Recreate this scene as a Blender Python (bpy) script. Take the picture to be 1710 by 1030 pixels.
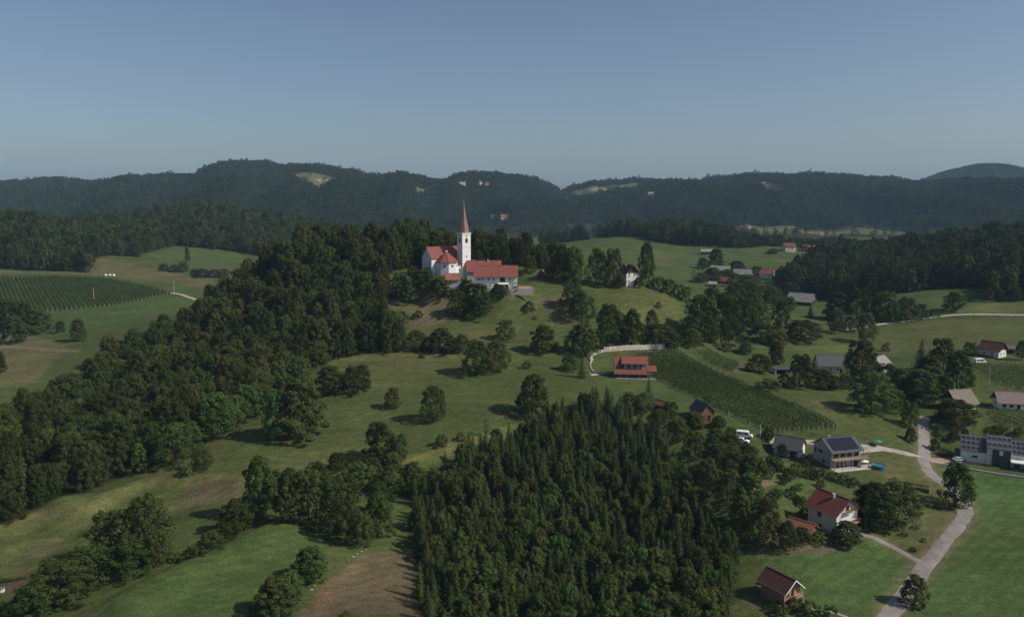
import bpy, math, random
import numpy as np
from mathutils import Vector, Matrix

for _o in list(bpy.data.objects):
    bpy.data.objects.remove(_o, do_unlink=True)
S = bpy.context.scene
COL = S.collection
R = math.radians
rng = np.random.RandomState(7)
random.seed(7)

# ------------------------------------------------------------------ camera
F = 1317.0; PITCH = R(8.0); CZ = 100.0; PW, PH = 1710.0, 1030.0
cam_d = bpy.data.cameras.new('camera'); cam = bpy.data.objects.new('camera', cam_d); COL.objects.link(cam)
cam_d.sensor_width = 36.0; cam_d.lens = 36.0 * F / PW
cam_d.clip_start = 0.5; cam_d.clip_end = 40000.0
cam.location = (0, 0, CZ); cam.rotation_euler = (R(90) - PITCH, 0, 0)
S.camera = cam

# ------------------------------------------------------------------ sky, sun, exposure
SUN_EL = 41.0; SUN_AZ = 14.0          # azimuth: degrees from +X (right) towards the camera
w = bpy.data.worlds.new('World'); S.world = w; w.use_nodes = True
nt = w.node_tree; nt.nodes.clear()
sky = nt.nodes.new('ShaderNodeTexSky'); sky.sky_type = 'NISHITA'; sky.sun_disc = False
sky.sun_elevation = R(SUN_EL); sky.sun_rotation = R(90 + SUN_AZ)
sky.altitude = 300; sky.air_density = 0.8; sky.dust_density = 2.2; sky.ozone_density = 1.1
bg = nt.nodes.new('ShaderNodeBackground'); bg.inputs['Strength'].default_value = 0.09
wo = nt.nodes.new('ShaderNodeOutputWorld')
nt.links.new(sky.outputs[0], bg.inputs[0]); nt.links.new(bg.outputs[0], wo.inputs[0])
sd = bpy.data.lights.new('sun', 'SUN'); sd.energy = 4.2; sd.angle = R(0.53); sd.color = (1.0, 0.94, 0.83)
so = bpy.data.objects.new('sun', sd); COL.objects.link(so)
to_sun = Vector((math.cos(R(SUN_EL)) * math.cos(R(SUN_AZ)), -math.cos(R(SUN_EL)) * math.sin(R(SUN_AZ)), math.sin(R(SUN_EL))))
so.rotation_euler = to_sun.to_track_quat('Z', 'Y').to_euler(); so.location = (300, -100, 400)
S.view_settings.view_transform = 'Standard'; S.view_settings.look = 'None'
S.view_settings.gamma = 1.0; S.view_settings.exposure = 0.0; S.view_settings.use_curve_mapping = False
S.cycles.use_denoising = True
S.cycles.max_bounces = 4; S.cycles.diffuse_bounces = 2; S.cycles.glossy_bounces = 2
S.cycles.transmission_bounces = 2; S.cycles.transparent_max_bounces = 4; S.cycles.volume_bounces = 0

# ------------------------------------------------------------------ pixels and rays
def ray(px, py):
    xc = (np.asarray(px, float) - PW / 2) / F; yc = (PH / 2 - np.asarray(py, float)) / F
    c, s = math.cos(PITCH), math.sin(PITCH)
    return xc, c + yc * s, -s + yc * c      # direction x, y, z
def at_depth(px, py, Y):
    dx, dy, dz = ray(px, py); t = Y / dy
    return dx * t, Y, CZ + dz * t
def smooth(a, b, x):
    t = np.clip((x - a) / (b - a), 0, 1); return t * t * (3 - 2 * t)

# ------------------------------------------------------------------ terrain heights
# (px, py, depth, canopy height over the ground there)
CP = """
1500 1020 160 0;1700 1000 165 0;1550 940 181 0;1390 885 195 0;1620 850 212 0;1700 900 194 0;1545 715 272 0;1655 790 238 0
1400 780 232 0;1300 990 165 0;1290 900 185 0;1450 700 270 0;1340 720 255 0;1090 590 345 0;1055 632 305 0;1230 640 300 0
1400 622 345 0;1600 682 285 0;1690 682 285 0;1655 600 345 0;1550 570 395 0;1400 547 430 0;1700 527 440 0;1550 525 455 0
1335 512 500 0;1570 490 500 0;1650 500 480 0;1700 370 640 22;1600 400 620 22;1450 440 590 20;1380 465 570 15
1240 462 680 0;1110 486 405 0;1150 515 392 0;1180 562 385 0;1260 582 375 0;1150 420 820 0;1000 408 850 0;1400 430 800 0;1300 415 830 0;1080 440 720 0
1080 365 960 20;1300 386 940 18;1190 372 960 19
760 460 400 0;825 484 388 0;700 475 395 0;910 466 400 0;1050 474 405 0;1000 482 395 0;880 520 372 0;880 570 345 0;700 540 360 0;1080 520 375 0
600 590 328 0;800 610 315 0;950 612 318 0;560 640 290 0;750 660 283 0;920 680 270 0;700 740 242 0;550 720 250 0;400 760 232 0
560 380 425 18;650 385 435 18;850 380 442 20;940 410 442 17;500 400 420 18;400 450 402 18;300 510 382 17;200 555 352 16;100 600 312 16;0 650 272 16
300 650 272 14;300 590 312 16;450 520 352 16;450 600 292 12;230 790 225 0;340 740 245 0
30 580 400 0;20 620 350 0;130 548 450 0;300 492 560 0;130 482 580 0;100 516 510 0;20 455 640 0;250 452 680 0;180 430 730 0;340 470 630 0
340 432 820 0;410 440 830 0;320 420 850 0;60 360 780 18;0 350 780 18;100 445 690 0;150 388 790 18;330 340 1020 18;220 365 960 18;450 375 980 18
330 960 165 0;200 1020 150 0;480 890 186 0;60 900 190 0;220 935 174 0;330 830 208 0;100 820 218 0;20 870 200 0;10 980 170 0;580 960 168 0;520 1020 152 0;600 920 179 0
550 800 206 8;640 1030 150 0;760 745 240 0;800 762 222 9;850 900 170 14;850 800 205 12;1000 700 247 11;900 1030 135 14;1150 750 228 9
1250 782 222 0;1150 850 192 11;1250 832 205 0;1100 950 155 12;905 702 262 0;690 770 232 0;1170 697 262 0
"""
pts = []
for tok in CP.replace('\n', ';').split(';'):
    if tok.strip():
        a, b, Y, h = map(float, tok.split()); x, y, z = at_depth(a, b, Y); pts.append((x, y, z - h))
for X, Y, Z in ((-120, 60, 14), (0, 60, 12), (120, 60, 10), (-300, 120, 14), (300, 120, 12), (-420, 300, 16), (420, 300, 28), (560, 500, 48),
                (-560, 500, 26), (-650, 800, 50), (650, 800, 48), (-700, 1300, 32), (-350, 1350, 32), (0, 1300, 32), (350, 1300, 32), (700, 1300, 32), (0, 700, 36), (0, 900, 36),
                (-120, 650, 30), (-130, 850, 34), (60, 560, 32), (150, 480, 34), (0, 520, 40), (-150, 520, 28), (-100, 1150, 34), (200, 1150, 32),
                (900, 300, 45), (-900, 300, 30), (900, 1000, 40), (-900, 1000, 40)):
    pts.append((X, Y, Z))
P = np.array(pts)
def _U(r2): return 0.5 * r2 * np.log(r2 + 1e-9)
SC = 100.0
def tps_fit(P, lam):
    q = P[:, :2] / SC; n = len(q)
    K = _U(((q[:, None] - q[None]) ** 2).sum(-1)) + lam * np.eye(n)
    A = np.zeros((n + 3, n + 3)); A[:n, :n] = K; A[:n, n] = 1; A[:n, n + 1:] = q; A[n, :n] = 1; A[n + 1:, :n] = q.T
    return np.linalg.solve(A, np.r_[P[:, 2], 0, 0, 0])
TW = tps_fit(P, 0.004)
def tps_eval(x, y):
    out = np.empty(x.size); xf = x.ravel() / SC; yf = y.ravel() / SC; q = P[:, :2] / SC; n = len(q)
    for i in range(0, x.size, 40000):
        a = xf[i:i + 40000]; b = yf[i:i + 40000]
        out[i:i + 40000] = _U((a[:, None] - q[:, 0]) ** 2 + (b[:, None] - q[:, 1]) ** 2) @ TW[:n] + TW[n] + TW[n + 1] * a + TW[n + 2] * b
    return out.reshape(x.shape)
_wr = np.random.RandomState(3)
def wave_noise(x, y, wl, n=6, seed=0):
    r = np.random.RandomState(seed); o = 0
    for _ in range(n):
        a = r.uniform(0, 2 * np.pi); k = 2 * np.pi / (wl * r.uniform(.7, 1.5)); o = o + np.sin(k * (x * np.cos(a) + y * np.sin(a)) + r.uniform(0, 6.28) + 0.6 * np.sin(k * .6 * (x * np.sin(a) - y * np.cos(a))))
    return o / n * 1.6
# far ridge, from its skyline (tree tops)
SKY = np.array([(-700, 318), (-300, 316), (-60, 320), (0, 324), (32, 317), (40, 305), (100, 294), (135, 302), (200, 302), (265, 296), (340, 293), (362, 290), (372, 276), (400, 269),
                (440, 269), (487, 279), (500, 274), (560, 278), (600, 288), (640, 294), (700, 292), (720, 300), (758, 301), (770, 291), (810, 285), (870, 294), (900, 301),
                (936, 318), (990, 309), (1060, 303), (1120, 302), (1150, 304), (1230, 293), (1300, 290), (1420, 291), (1470, 299), (1500, 305), (1550, 303), (1600, 300), (1700, 300), (1900, 296), (2300, 300)], float)
YR = 2600.0
_sx, _, _sz = at_depth(SKY[:, 0], SKY[:, 1], YR); _sz = _sz - np.where(((SKY[:, 0] > 950) & (SKY[:, 0] < 1075)) | ((SKY[:, 0] > 300) & (SKY[:, 0] < 366)), 3.0, 13.0)
BASE = 30.0
def far_h(x, y):
    yr = YR + 60 * np.sin(x / 310.0) + 50 * np.sin(x / 170.0 + 1)
    # the crest line keeps its angular outline as it moves in depth
    cz = np.interp(x * YR / yr, _sx, _sz); cz = CZ + (cz - CZ) * yr / YR + 3.2 * np.sin(x / 23.0) * np.sin(x / 61.0 + 1) + 2.4 * np.sin(x / 13.0 + 2) * np.sin(x / 47.0)
    y0 = 1560 + 130 * np.sin(x / 260.0 + .5) + 70 * np.sin(x / 120.0)
    s = np.clip((y - y0) / (yr - y0), 0, 1)
    prof = .55 * s + .45 * np.sin(s * np.pi / 2) ** 1.3
    spur = np.sin(x / 62.0 + 1.3 * np.sin(y / 210.0 + x / 300.0)) * .6 + np.sin(x / 37.0 + y / 150.0 + 2) * .35 + np.sin(x / 140. - y / 260.) * .7
    spur = spur + .5 * np.sin(x / 21.0 + y / 95.0 + 1.1 * np.sin(y / 130.0))
    front = BASE + (cz - BASE) * prof + 46 * spur * s * (1 - s) ** 2.0 * 4.2
    back = BASE + (cz - BASE) * (1 - smooth(0, 900, y - yr))
    z = np.where(y < yr, front, back)
    # rounded hill behind on the right, and a far line of hills
    hx, _, hz = at_depth(1650, 273, 3500.0)
    z = np.maximum(z, BASE + (hz - 15 - BASE) * np.exp(-((x - hx) / 410.0) ** 2 - ((y - 3500) / 420.0) ** 2) * 1.0)
    z = np.maximum(z, BASE + 128 * np.exp(-((y - 7000) / 700.0) ** 2) * (1 + .08 * np.sin(x / 600.0)))
    return z + wave_noise(x, y, 160, seed=5) * 3.0 * smooth(1300, 1700, y)
GX0, GX1, GY0, GY1, GS = -900.0, 1000.0, 30.0, 1420.0, 2.0
_gx = np.arange(GX0, GX1 + GS, GS); _gy = np.arange(GY0, GY1 + GS, GS)
_cx = np.arange(GX0, GX1 + 8, 8.0); _cy = np.arange(GY0, GY1 + 8, 8.0)
_CXX, _CYY = np.meshgrid(_cx, _cy)
_coarse = tps_eval(_CXX, _CYY)
def _bil(grid, x0, y0, st, x, y):
    fx = np.clip((x - x0) / st, 0, grid.shape[1] - 1.001); fy = np.clip((y - y0) / st, 0, grid.shape[0] - 1.001)
    i = fx.astype(int); j = fy.astype(int); u = fx - i; v = fy - j
    return (grid[j, i] * (1 - u) + grid[j, i + 1] * u) * (1 - v) + (grid[j + 1, i] * (1 - u) + grid[j + 1, i + 1] * u) * v
def _cubic(grid, x0, y0, st, X, Y):      # smooth resampling of the coarse grid
    fx = np.clip((X - x0) / st, 1, grid.shape[1] - 3.001); fy = np.clip((Y - y0) / st, 1, grid.shape[0] - 3.001)
    i = fx.astype(int); j = fy.astype(int); u = fx - i; v = fy - j
    def w(t): return (-.5 * t + t * t - .5 * t ** 3, 1 - 2.5 * t * t + 1.5 * t ** 3, .5 * t + 2 * t * t - 1.5 * t ** 3, -.5 * t * t + .5 * t ** 3)
    wu, wv = w(u), w(v); o = 0
    for b in range(4):
        for a in range(4): o = o + grid[j + b - 1, i + a - 1] * wu[a] * wv[b]
    return o
_GXX, _GYY = np.meshgrid(_gx, _gy)
GRID = _cubic(_coarse, GX0, GY0, 8.0, _GXX, _GYY)
GRID += wave_noise(_GXX, _GYY, 34, seed=11) * (0.22 + 0.5 * smooth(300, 800, _GYY)) + wave_noise(_GXX, _GYY, 90, seed=12) * .5
def H(x, y):
    x = np.asarray(x, float); y = np.asarray(y, float)
    wgt = (1 - smooth(1080, 1380, y)) * (1 - smooth(600, 860, np.abs(x))) * smooth(40, 60, y)
    n = _bil(GRID, GX0, GY0, GS, x, y)
    b = np.where(y < 60, 12.0, far_h(x, y))
    return n * wgt + b * (1 - wgt)
_T = np.concatenate([np.geomspace(70, 1500, 1500), np.geomspace(1503, 9000, 900)])
def ground_at(px, py):
    """point of the ground that a pixel looks at"""
    dx, dy, dz = (float(v) for v in ray(px, py))
    X = dx * _T; Y = dy * _T; Z = CZ + dz * _T
    g = H(X, Y); below = np.nonzero(Z < g)[0]
    if len(below) == 0:
        a = np.where(_T < 3300, (Z - g) / _T, 9e9); k = int(np.argmin(a)); return Vector((X[k], Y[k], g[k]))      # passes over: nearest crest
    else: k = below[0]
    if k == 0: return Vector((X[0], Y[0], g[0]))
    a = Z[k - 1] - g[k - 1]; b = g[k] - Z[k]; f = a / (a + b + 1e-9)
    x = X[k - 1] + (X[k] - X[k - 1]) * f; y = Y[k - 1] + (Y[k] - Y[k - 1]) * f
    return Vector((x, y, float(H(x, y))))
def gz(x, y): return float(H(x, y))
def px_xy(spec):
    """(px, py) seen on the ground, or (px, 'Y', depth)"""
    if len(spec) == 3:
        x, y, _ = at_depth(spec[0], 450, spec[2]); return (float(x), float(y))
    p = ground_at(*spec); return (p.x, p.y)
def in_poly(x, y, poly):
    inside = np.zeros(np.shape(x), bool); n = len(poly); j = n - 1
    for i in range(n):
        xi, yi = poly[i]; xj, yj = poly[j]
        if yi != yj:
            c = ((yi > y) != (yj > y)) & (x < (xj - xi) * (y - yi) / (yj - yi) + xi); inside ^= c
        j = i
    return inside
def PP(s):
    """polygon text 'px,py px,py pxYdepth' -> ground polygon"""
    out = []
    for tok in s.split():
        if 'Y' in tok: a, b = tok.split('Y'); out.append(px_xy((float(a), 'Y', float(b))))
        else: a, b = tok.split(','); out.append(px_xy((float(a), float(b))))
    return out

# ------------------------------------------------------------------ materials
def mat(name, col, rough=.85, noise=0, nscale=1.0, spec=.2, bump=0, metal=0, rnd=0, wave=None, coat=0):
    """procedural material: base colour broken up by noise, per-object variation and optional tile courses"""
    m = bpy.data.materials.new(name); m.use_nodes = True; n = m.node_tree.nodes; l = m.node_tree.links
    b = n['Principled BSDF']; b.inputs['Base Color'].default_value = (*col, 1); b.inputs['Roughness'].default_value = rough
    b.inputs['Specular IOR Level'].default_value = spec; b.inputs['Metallic'].default_value = metal
    src = None
    tc = n.new('ShaderNodeTexCoord')
    if noise:
        t = n.new('ShaderNodeTexNoise'); t.inputs['Scale'].default_value = nscale; t.inputs['Detail'].default_value = 6
        l.new(tc.outputs['Object'], t.inputs['Vector'])
        mr = n.new('ShaderNodeMapRange'); mr.inputs[1].default_value = .25; mr.inputs[2].default_value = .75
        mr.inputs[3].default_value = 1 - noise; mr.inputs[4].default_value = 1 + noise; l.new(t.outputs['Fac'], mr.inputs[0])
        src = mr.outputs[0]
    if rnd:
        oi = n.new('ShaderNodeObjectInfo'); mr2 = n.new('ShaderNodeMapRange')
        mr2.inputs[3].default_value = 1 - rnd; mr2.inputs[4].default_value = 1 + rnd; l.new(oi.outputs['Random'], mr2.inputs[0])
        if src is None: src = mr2.outputs[0]
        else:
            mm = n.new('ShaderNodeMath'); mm.operation = 'MULTIPLY'; l.new(src, mm.inputs[0]); l.new(mr2.outputs[0], mm.inputs[1]); src = mm.outputs[0]
    if src is not None:
        vm = n.new('ShaderNodeVectorMath'); vm.operation = 'SCALE'; vm.inputs[0].default_value = col; l.new(src, vm.inputs['Scale'])
        l.new(vm.outputs[0], b.inputs['Base Color'])
    if bump:
        t2 = n.new('ShaderNodeTexNoise'); t2.inputs['Scale'].default_value = nscale * 6; t2.inputs['Detail'].default_value = 4
        l.new(tc.outputs['Object'], t2.inputs['Vector'])
        bp = n.new('ShaderNodeBump'); bp.inputs['Strength'].default_value = bump; bp.inputs['Distance'].default_value = .1
        h = t2.outputs['Fac']
        if wave:
            wv = n.new('ShaderNodeTexWave'); wv.bands_direction = wave[0]; wv.inputs['Scale'].default_value = wave[1]; wv.inputs['Distortion'].default_value = .6
            l.new(tc.outputs['Object'], wv.inputs['Vector'])
            ad = n.new('ShaderNodeMath'); ad.operation = 'ADD'; l.new(h, ad.inputs[0]); l.new(wv.outputs['Fac'], ad.inputs[1]); h = ad.outputs[0]
        l.new(h, bp.inputs['Height']); l.new(bp.outputs[0], b.inputs['Normal'])
    return m
def leaf_mat(name, dark, light, rnd=.25, trans=.25):
    """foliage: two greens mixed by noise inside the crown, another step per tree; a little light passes through"""
    m = bpy.data.materials.new(name); m.use_nodes = True; n = m.node_tree.nodes; l = m.node_tree.links
    out = n['Material Output']; n.remove(n['Principled BSDF'])
    tc = n.new('ShaderNodeTexCoord'); t = n.new('ShaderNodeTexNoise'); t.inputs['Scale'].default_value = .55; t.inputs['Detail'].default_value = 5
    t.inputs['Roughness'].default_value = .75
    oi = n.new('ShaderNodeObjectInfo')
    ad = n.new('ShaderNodeVectorMath'); ad.operation = 'ADD'; cx = n.new('ShaderNodeCombineXYZ')
    ml = n.new('ShaderNodeMath'); ml.operation = 'MULTIPLY'; ml.inputs[1].default_value = 100
    l.new(oi.outputs['Random'], ml.inputs[0]); l.new(ml.outputs[0], cx.inputs[0]); l.new(tc.outputs['Object'], ad.inputs[0]); l.new(cx.outputs[0], ad.inputs[1]); l.new(ad.outputs[0], t.inputs['Vector'])
    mx = n.new('ShaderNodeMix'); mx.data_type = 'RGBA'
    mr0 = n.new('ShaderNodeMapRange'); mr0.inputs[1].default_value = .28; mr0.inputs[2].default_value = .72; l.new(t.outputs['Fac'], mr0.inputs[0])
    l.new(mr0.outputs[0], mx.inputs[0]); mx.inputs[6].default_value = (*dark, 1); mx.inputs[7].default_value = (*light, 1)
    hs = n.new('ShaderNodeHueSaturation'); l.new(mx.outputs[2], hs.inputs['Color'])
    mr = n.new('ShaderNodeMapRange'); mr.inputs[3].default_value = 1 - rnd; mr.inputs[4].default_value = 1 + rnd; l.new(oi.outputs['Random'], mr.inputs[0]); l.new(mr.outputs[0], hs.inputs['Value'])
    mu = n.new('ShaderNodeMath'); mu.operation = 'MULTIPLY'; mu.inputs[1].default_value = 7.31; fr = n.new('ShaderNodeMath'); fr.operation = 'FRACT'
    l.new(oi.outputs['Random'], mu.inputs[0]); l.new(mu.outputs[0], fr.inputs[0])
    mr2 = n.new('ShaderNodeMapRange'); mr2.inputs[3].default_value = .48; mr2.inputs[4].default_value = .53; l.new(fr.outputs[0], mr2.inputs[0]); l.new(mr2.outputs[0], hs.inputs['Hue'])
    d = n.new('ShaderNodeBsdfDiffuse'); tr = n.new('ShaderNodeBsdfTranslucent'); ms = n.new('ShaderNodeMixShader'); ms.inputs[0].default_value = trans
    l.new(hs.outputs[0], d.inputs[0]); l.new(hs.outputs[0], tr.inputs[0]); l.new(d.outputs[0], ms.inputs[1]); l.new(tr.outputs[0], ms.inputs[2]); l.new(ms.outputs[0], out.inputs[0])
    return m
def glass_mat():
    m = bpy.data.materials.new('window_glass'); m.use_nodes = True; b = m.node_tree.nodes['Principled BSDF']
    b.inputs['Base Color'].default_value = (.018, .022, .028, 1); b.inputs['Roughness'].default_value = .08; b.inputs['Specular IOR Level'].default_value = .6
    return m
M = {
 'leaf_dark': leaf_mat('leaf_dark', (.032, .046, .014), (.078, .098, .028), .32),
 'leaf_mid': leaf_mat('leaf_mid', (.042, .06, .016), (.095, .122, .034), .25),
 'leaf_light': leaf_mat('leaf_light', (.052, .088, .024), (.1, .15, .042), .15),
 'leaf_olive': leaf_mat('leaf_olive', (.054, .066, .021), (.11, .122, .04), .18),
 'leaf_brown': leaf_mat('leaf_brown', (.04, .046, .017), (.076, .078, .028), .25),
 'leaf_spruce': leaf_mat('leaf_spruce', (.026, .04, .014), (.07, .088, .03), .28, .12),
 'leaf_vine': leaf_mat('leaf_vine', (.052, .088, .027), (.105, .155, .047), .15),
 'leaf_blue': leaf_mat('leaf_blue', (.045, .07, .045), (.08, .115, .075), .1),
 'leaf_far': leaf_mat('leaf_far', (.019, .03, .0125), (.058, .073, .026), .5),
 'bark': mat('bark', (.09, .07, .05), .95, .35, 3, .1, .4),
 'white_plaster': mat('white_plaster', (.68, .67, .64), .9, .06, .5, .1, .08),
 'church_plaster': mat('church_plaster', (.72, .72, .71), .9, .05, .35, .1, .08),
 'cream_plaster': mat('cream_plaster', (.62, .57, .47), .9, .08, .5, .1, .08),
 'grey_plaster': mat('grey_plaster', (.36, .36, .35), .9, .1, .5, .1, .08),
 'dark_cladding': mat('dark_cladding', (.06, .062, .068), .6, .12, 1, .3, .1),
 'concrete': mat('concrete', (.42, .4, .37), .92, .15, .8, .1, .15),
 'brick': mat('brick', (.34, .17, .115), .92, .2, 2.2, .1, .25),
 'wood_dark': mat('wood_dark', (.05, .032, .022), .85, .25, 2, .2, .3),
 'wood_brown': mat('wood_brown', (.16, .085, .045), .8, .25, 2, .2, .3),
 'wood_pale': mat('wood_pale', (.36, .27, .2), .8, .2, 2, .2, .2),
 'wood_grey': mat('wood_grey', (.15, .125, .1), .9, .25, 2, .2, .3),
 'roof_red': mat('roof_red', (.215, .07, .056), .8, .14, .7, .2, .35, wave=('X', 1.6)),
 'roof_church': mat('roof_church', (.225, .078, .066), .78, .14, .7, .2, .35, wave=('X', 1.6)),
 'roof_orange': mat('roof_orange', (.25, .1, .065), .8, .16, .7, .2, .35, wave=('X', 1.6)),
 'roof_vineyard': mat('roof_vineyard', (.2, .074, .052), .8, .12, .7, .2, .35, wave=('X', 1.6)),
 'roof_maroon': mat('roof_maroon', (.16, .052, .04), .8, .16, .8, .2, .35, wave=('X', 1.6)),
 'roof_brown': mat('roof_brown', (.105, .045, .034), .8, .16, .8, .2, .35, wave=('X', 1.6)),
 'roof_grey': mat('roof_grey', (.25, .235, .225), .85, .16, .8, .2, .3, wave=('X', 1.6)),
 'roof_tan': mat('roof_tan', (.2, .165, .13), .85, .16, .8, .2, .3, wave=('X', 1.6)),
 'roof_mauve': mat('roof_mauve', (.22, .165, .155), .85, .16, .8, .2, .3, wave=('X', 1.6)),
 'roof_slate': mat('roof_slate', (.062, .065, .074), .6, .12, .8, .35, .25, wave=('X', 1.6)),
 'spire_metal': mat('spire_metal', (.2, .1, .086), .42, .15, .8, .5, .1),
 'gold': mat('gold', (.55, .4, .15), .35, metal=1),
 'glass': glass_mat(),
 'solar': mat('solar', (.012, .014, .024), .15, .05, 1, .5),
 'frame_white': mat('frame_white', (.8, .8, .8), .6),
 'frame_brown': mat('frame_brown', (.1, .055, .035), .7),
 'frame_dark': mat('frame_dark', (.03, .03, .032), .5),
 'metal': mat('metal', (.35, .35, .36), .45, metal=.7),
 'asphalt': mat('asphalt', (.215, .195, .18), .95, .26, .28, .1, .1),
 'gravel': mat('gravel', (.34, .31, .265), .95, .25, .4, .05, .2),
 'paving': mat('paving', (.33, .22, .18), .9, .15, 1.2, .1, .1),
 'stone_wall': mat('stone_wall', (.46, .42, .36), .95, .35, .8, .1, .4),
 'soil': mat('soil', (.2, .12, .08), .95, .2, .6, .05, .3),
 'paint_white': mat('paint_white', (.8, .8, .8), .3, spec=.5),
 'paint_silver': mat('paint_silver', (.45, .46, .48), .3, spec=.5),
 'tyre': mat('tyre', (.02, .02, .02), .9),
 'pool_blue': mat('pool_blue', (.03, .11, .19), .5, spec=.4),
 'water': mat('water', (.04, .17, .24), .06, spec=.5),
 'green_cloth': mat('green_cloth', (.04, .26, .16), .7),
 'cloth_pale': mat('cloth_pale', (.75, .72, .66), .8),
 'flower_red': mat('flower_red', (.3, .03, .04), .9, .4, 4),
 'pole_grey': mat('pole_grey', (.42, .4, .37), .9, .1, 1),
 'bale_white': mat('bale_white', (.75, .75, .72), .5),
}

# ------------------------------------------------------------------ mesh helpers
def mesh_np(name, v, f, smooth_=False, mats=(), midx=None):
    """f: (n,4) or (n,3) int array"""
    me = bpy.data.meshes.new(name); v = np.asarray(v, np.float32); f = np.asarray(f, np.int32)
    k = f.shape[1]; me.vertices.add(len(v)); me.vertices.foreach_set('co', v.ravel())
    me.loops.add(f.size); me.loops.foreach_set('vertex_index', f.ravel())
    me.polygons.add(len(f)); me.polygons.foreach_set('loop_start', np.arange(0, f.size, k, dtype=np.int32))
    try: me.polygons.foreach_set('loop_total', np.full(len(f), k, np.int32))
    except Exception: pass
    for m in mats: me.materials.append(M[m] if isinstance(m, str) else m)
    if midx is not None: me.polygons.foreach_set('material_index', np.asarray(midx, np.int32))
    if smooth_: me.polygons.foreach_set('use_smooth', np.ones(len(f), bool))
    me.update(calc_edges=True); me.validate()
    return me
class MB:
    def __init__(s): s.v = []; s.f = []
    def poly(s, pts):
        b = len(s.v); s.v += [tuple(p) for p in pts]; s.f.append(tuple(range(b, b + len(pts))))
    def solid(s, pts, faces):
        b = len(s.v); s.v += [tuple(p) for p in pts]; s.f += [tuple(b + i for i in f) for f in faces]; return s
    def box(s, x0, x1, y0, y1, z0, z1):
        return s.solid([(x0, y0, z0), (x1, y0, z0), (x1, y1, z0), (x0, y1, z0), (x0, y0, z1), (x1, y0, z1), (x1, y1, z1), (x0, y1, z1)],
                       [(3, 2, 1, 0), (4, 5, 6, 7), (0, 1, 5, 4), (1, 2, 6, 5), (2, 3, 7, 6), (3, 0, 4, 7)])
    def prism(s, ring, d):
        """extrude a ring (list of 3D points, counter-clockwise seen against d) by vector d"""
        n = len(ring); top = [tuple(a + b for a, b in zip(p, d)) for p in ring]
        return s.solid(list(ring) + top, [tuple(range(n))[::-1], tuple(range(n, 2 * n))] + [(i, (i + 1) % n, n + (i + 1) % n, n + i) for i in range(n)])
    def tube(s, path, radii, n=7):
        rings = []
        for i, p in enumerate(path):
            p = Vector(p); q = Vector(path[min(i + 1, len(path) - 1)]) - Vector(path[max(i - 1, 0)]); q.normalize()
            a = q.orthogonal().normalized(); b = q.cross(a); k = len(s.v)
            s.v += [tuple(p + (a * math.cos(6.2832 * j / n) + b * math.sin(6.2832 * j / n)) * radii[i]) for j in range(n)]; rings.append(k)
        for k0, k1 in zip(rings, rings[1:]): s.f += [(k0 + j, k0 + (j + 1) % n, k1 + (j + 1) % n, k1 + j) for j in range(n)]
        s.f += [tuple(rings[0] + j for j in range(n))[::-1], tuple(rings[-1] + j for j in range(n))]
        return s
    def mesh(s, name, m):
        me = bpy.data.meshes.new(name); me.from_pydata(s.v, [], s.f); me.materials.append(M[m] if isinstance(m, str) else m); me.update(); return me
    def build(s, name, m, parent=None, loc=None):
        return link(name, s.mesh(name, m), parent, loc)
def link(name, me, parent=None, loc=None):
    o = bpy.data.objects.new(name, me); COL.objects.link(o)
    if parent is not None: o.parent = parent
    if loc is not None: o.location = loc
    return o
def tag(o, label, cat, group=None):
    o['label'] = label; o['category'] = cat
    if group: o['group'] = group
    return o
def empty(name, loc, rz=0, label=None, cat=None, group=None):
    o = bpy.data.objects.new(name, None); COL.objects.link(o); o.location = loc; o.rotation_euler = (0, 0, rz); o.empty_display_size = .5
    if label: tag(o, label, cat, group)
    return o
def structure(o): o['kind'] = 'structure'; return o

def spline(pts, step=1.5):
    p = np.array(pts, float); n = len(p); out = []
    for i in range(n - 1):
        p0, p1, p2, p3 = p[max(i - 1, 0)], p[i], p[i + 1], p[min(i + 2, n - 1)]; k = max(2, int(np.hypot(*(p2 - p1)[:2]) / step))
        for t in np.arange(k) / k: out.append(.5 * ((2 * p1) + (-p0 + p2) * t + (2 * p0 - 5 * p1 + 4 * p2 - p3) * t * t + (-p0 + 3 * p1 - 3 * p2 + p3) * t ** 3))
    out.append(p[-1]); return np.array(out)
# ------------------------------------------------------------------ banks, terraces and knolls of the fields
def bank(px, drop, fade, soft=1.3):
    """the side towards the valley lies lower by drop along a line, easing out over fade metres"""
    p = np.array(spline(PP(px), 3.0)); x0, y0 = p.min(0) - fade; x1, y1 = p.max(0) + fade
    i = (_gx > x0) & (_gx < x1); j = (_gy > y0) & (_gy < y1); X = _GXX[np.ix_(j, i)]; Y = _GYY[np.ix_(j, i)]
    best = np.full(X.shape, 1e9); sg = np.zeros(X.shape); tt = np.zeros(X.shape)
    for k in range(len(p) - 1):
        a, b = p[k], p[k + 1]; d = b - a; L = d @ d; t = np.clip(((X - a[0]) * d[0] + (Y - a[1]) * d[1]) / L, 0, 1); dx = X - a[0] - t * d[0]; dy = Y - a[1] - t * d[1]; q = np.hypot(dx, dy)
        s = np.sign(d[0] * dy - d[1] * dx) * np.sign(d[0] + 1e-9); m = q < best; best[m] = q[m]; sg[m] = s[m]; tt[m] = (k + t[m]) / (len(p) - 1)
    sd_ = best * sg; low = smooth(soft, -soft, sd_) * (1 - smooth(fade * .3, fade, best)); ends = smooth(0, .1, tt) * smooth(1, .9, tt)
    GRID[np.ix_(j, i)] -= drop * low * ends
def knoll(px, py, h, rx, ry):
    p = ground_at(px, py); GRID[...] += h * np.exp(-((_GXX - p.x) / rx) ** 2 - ((_GYY - p.y) / ry) ** 2)
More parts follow.
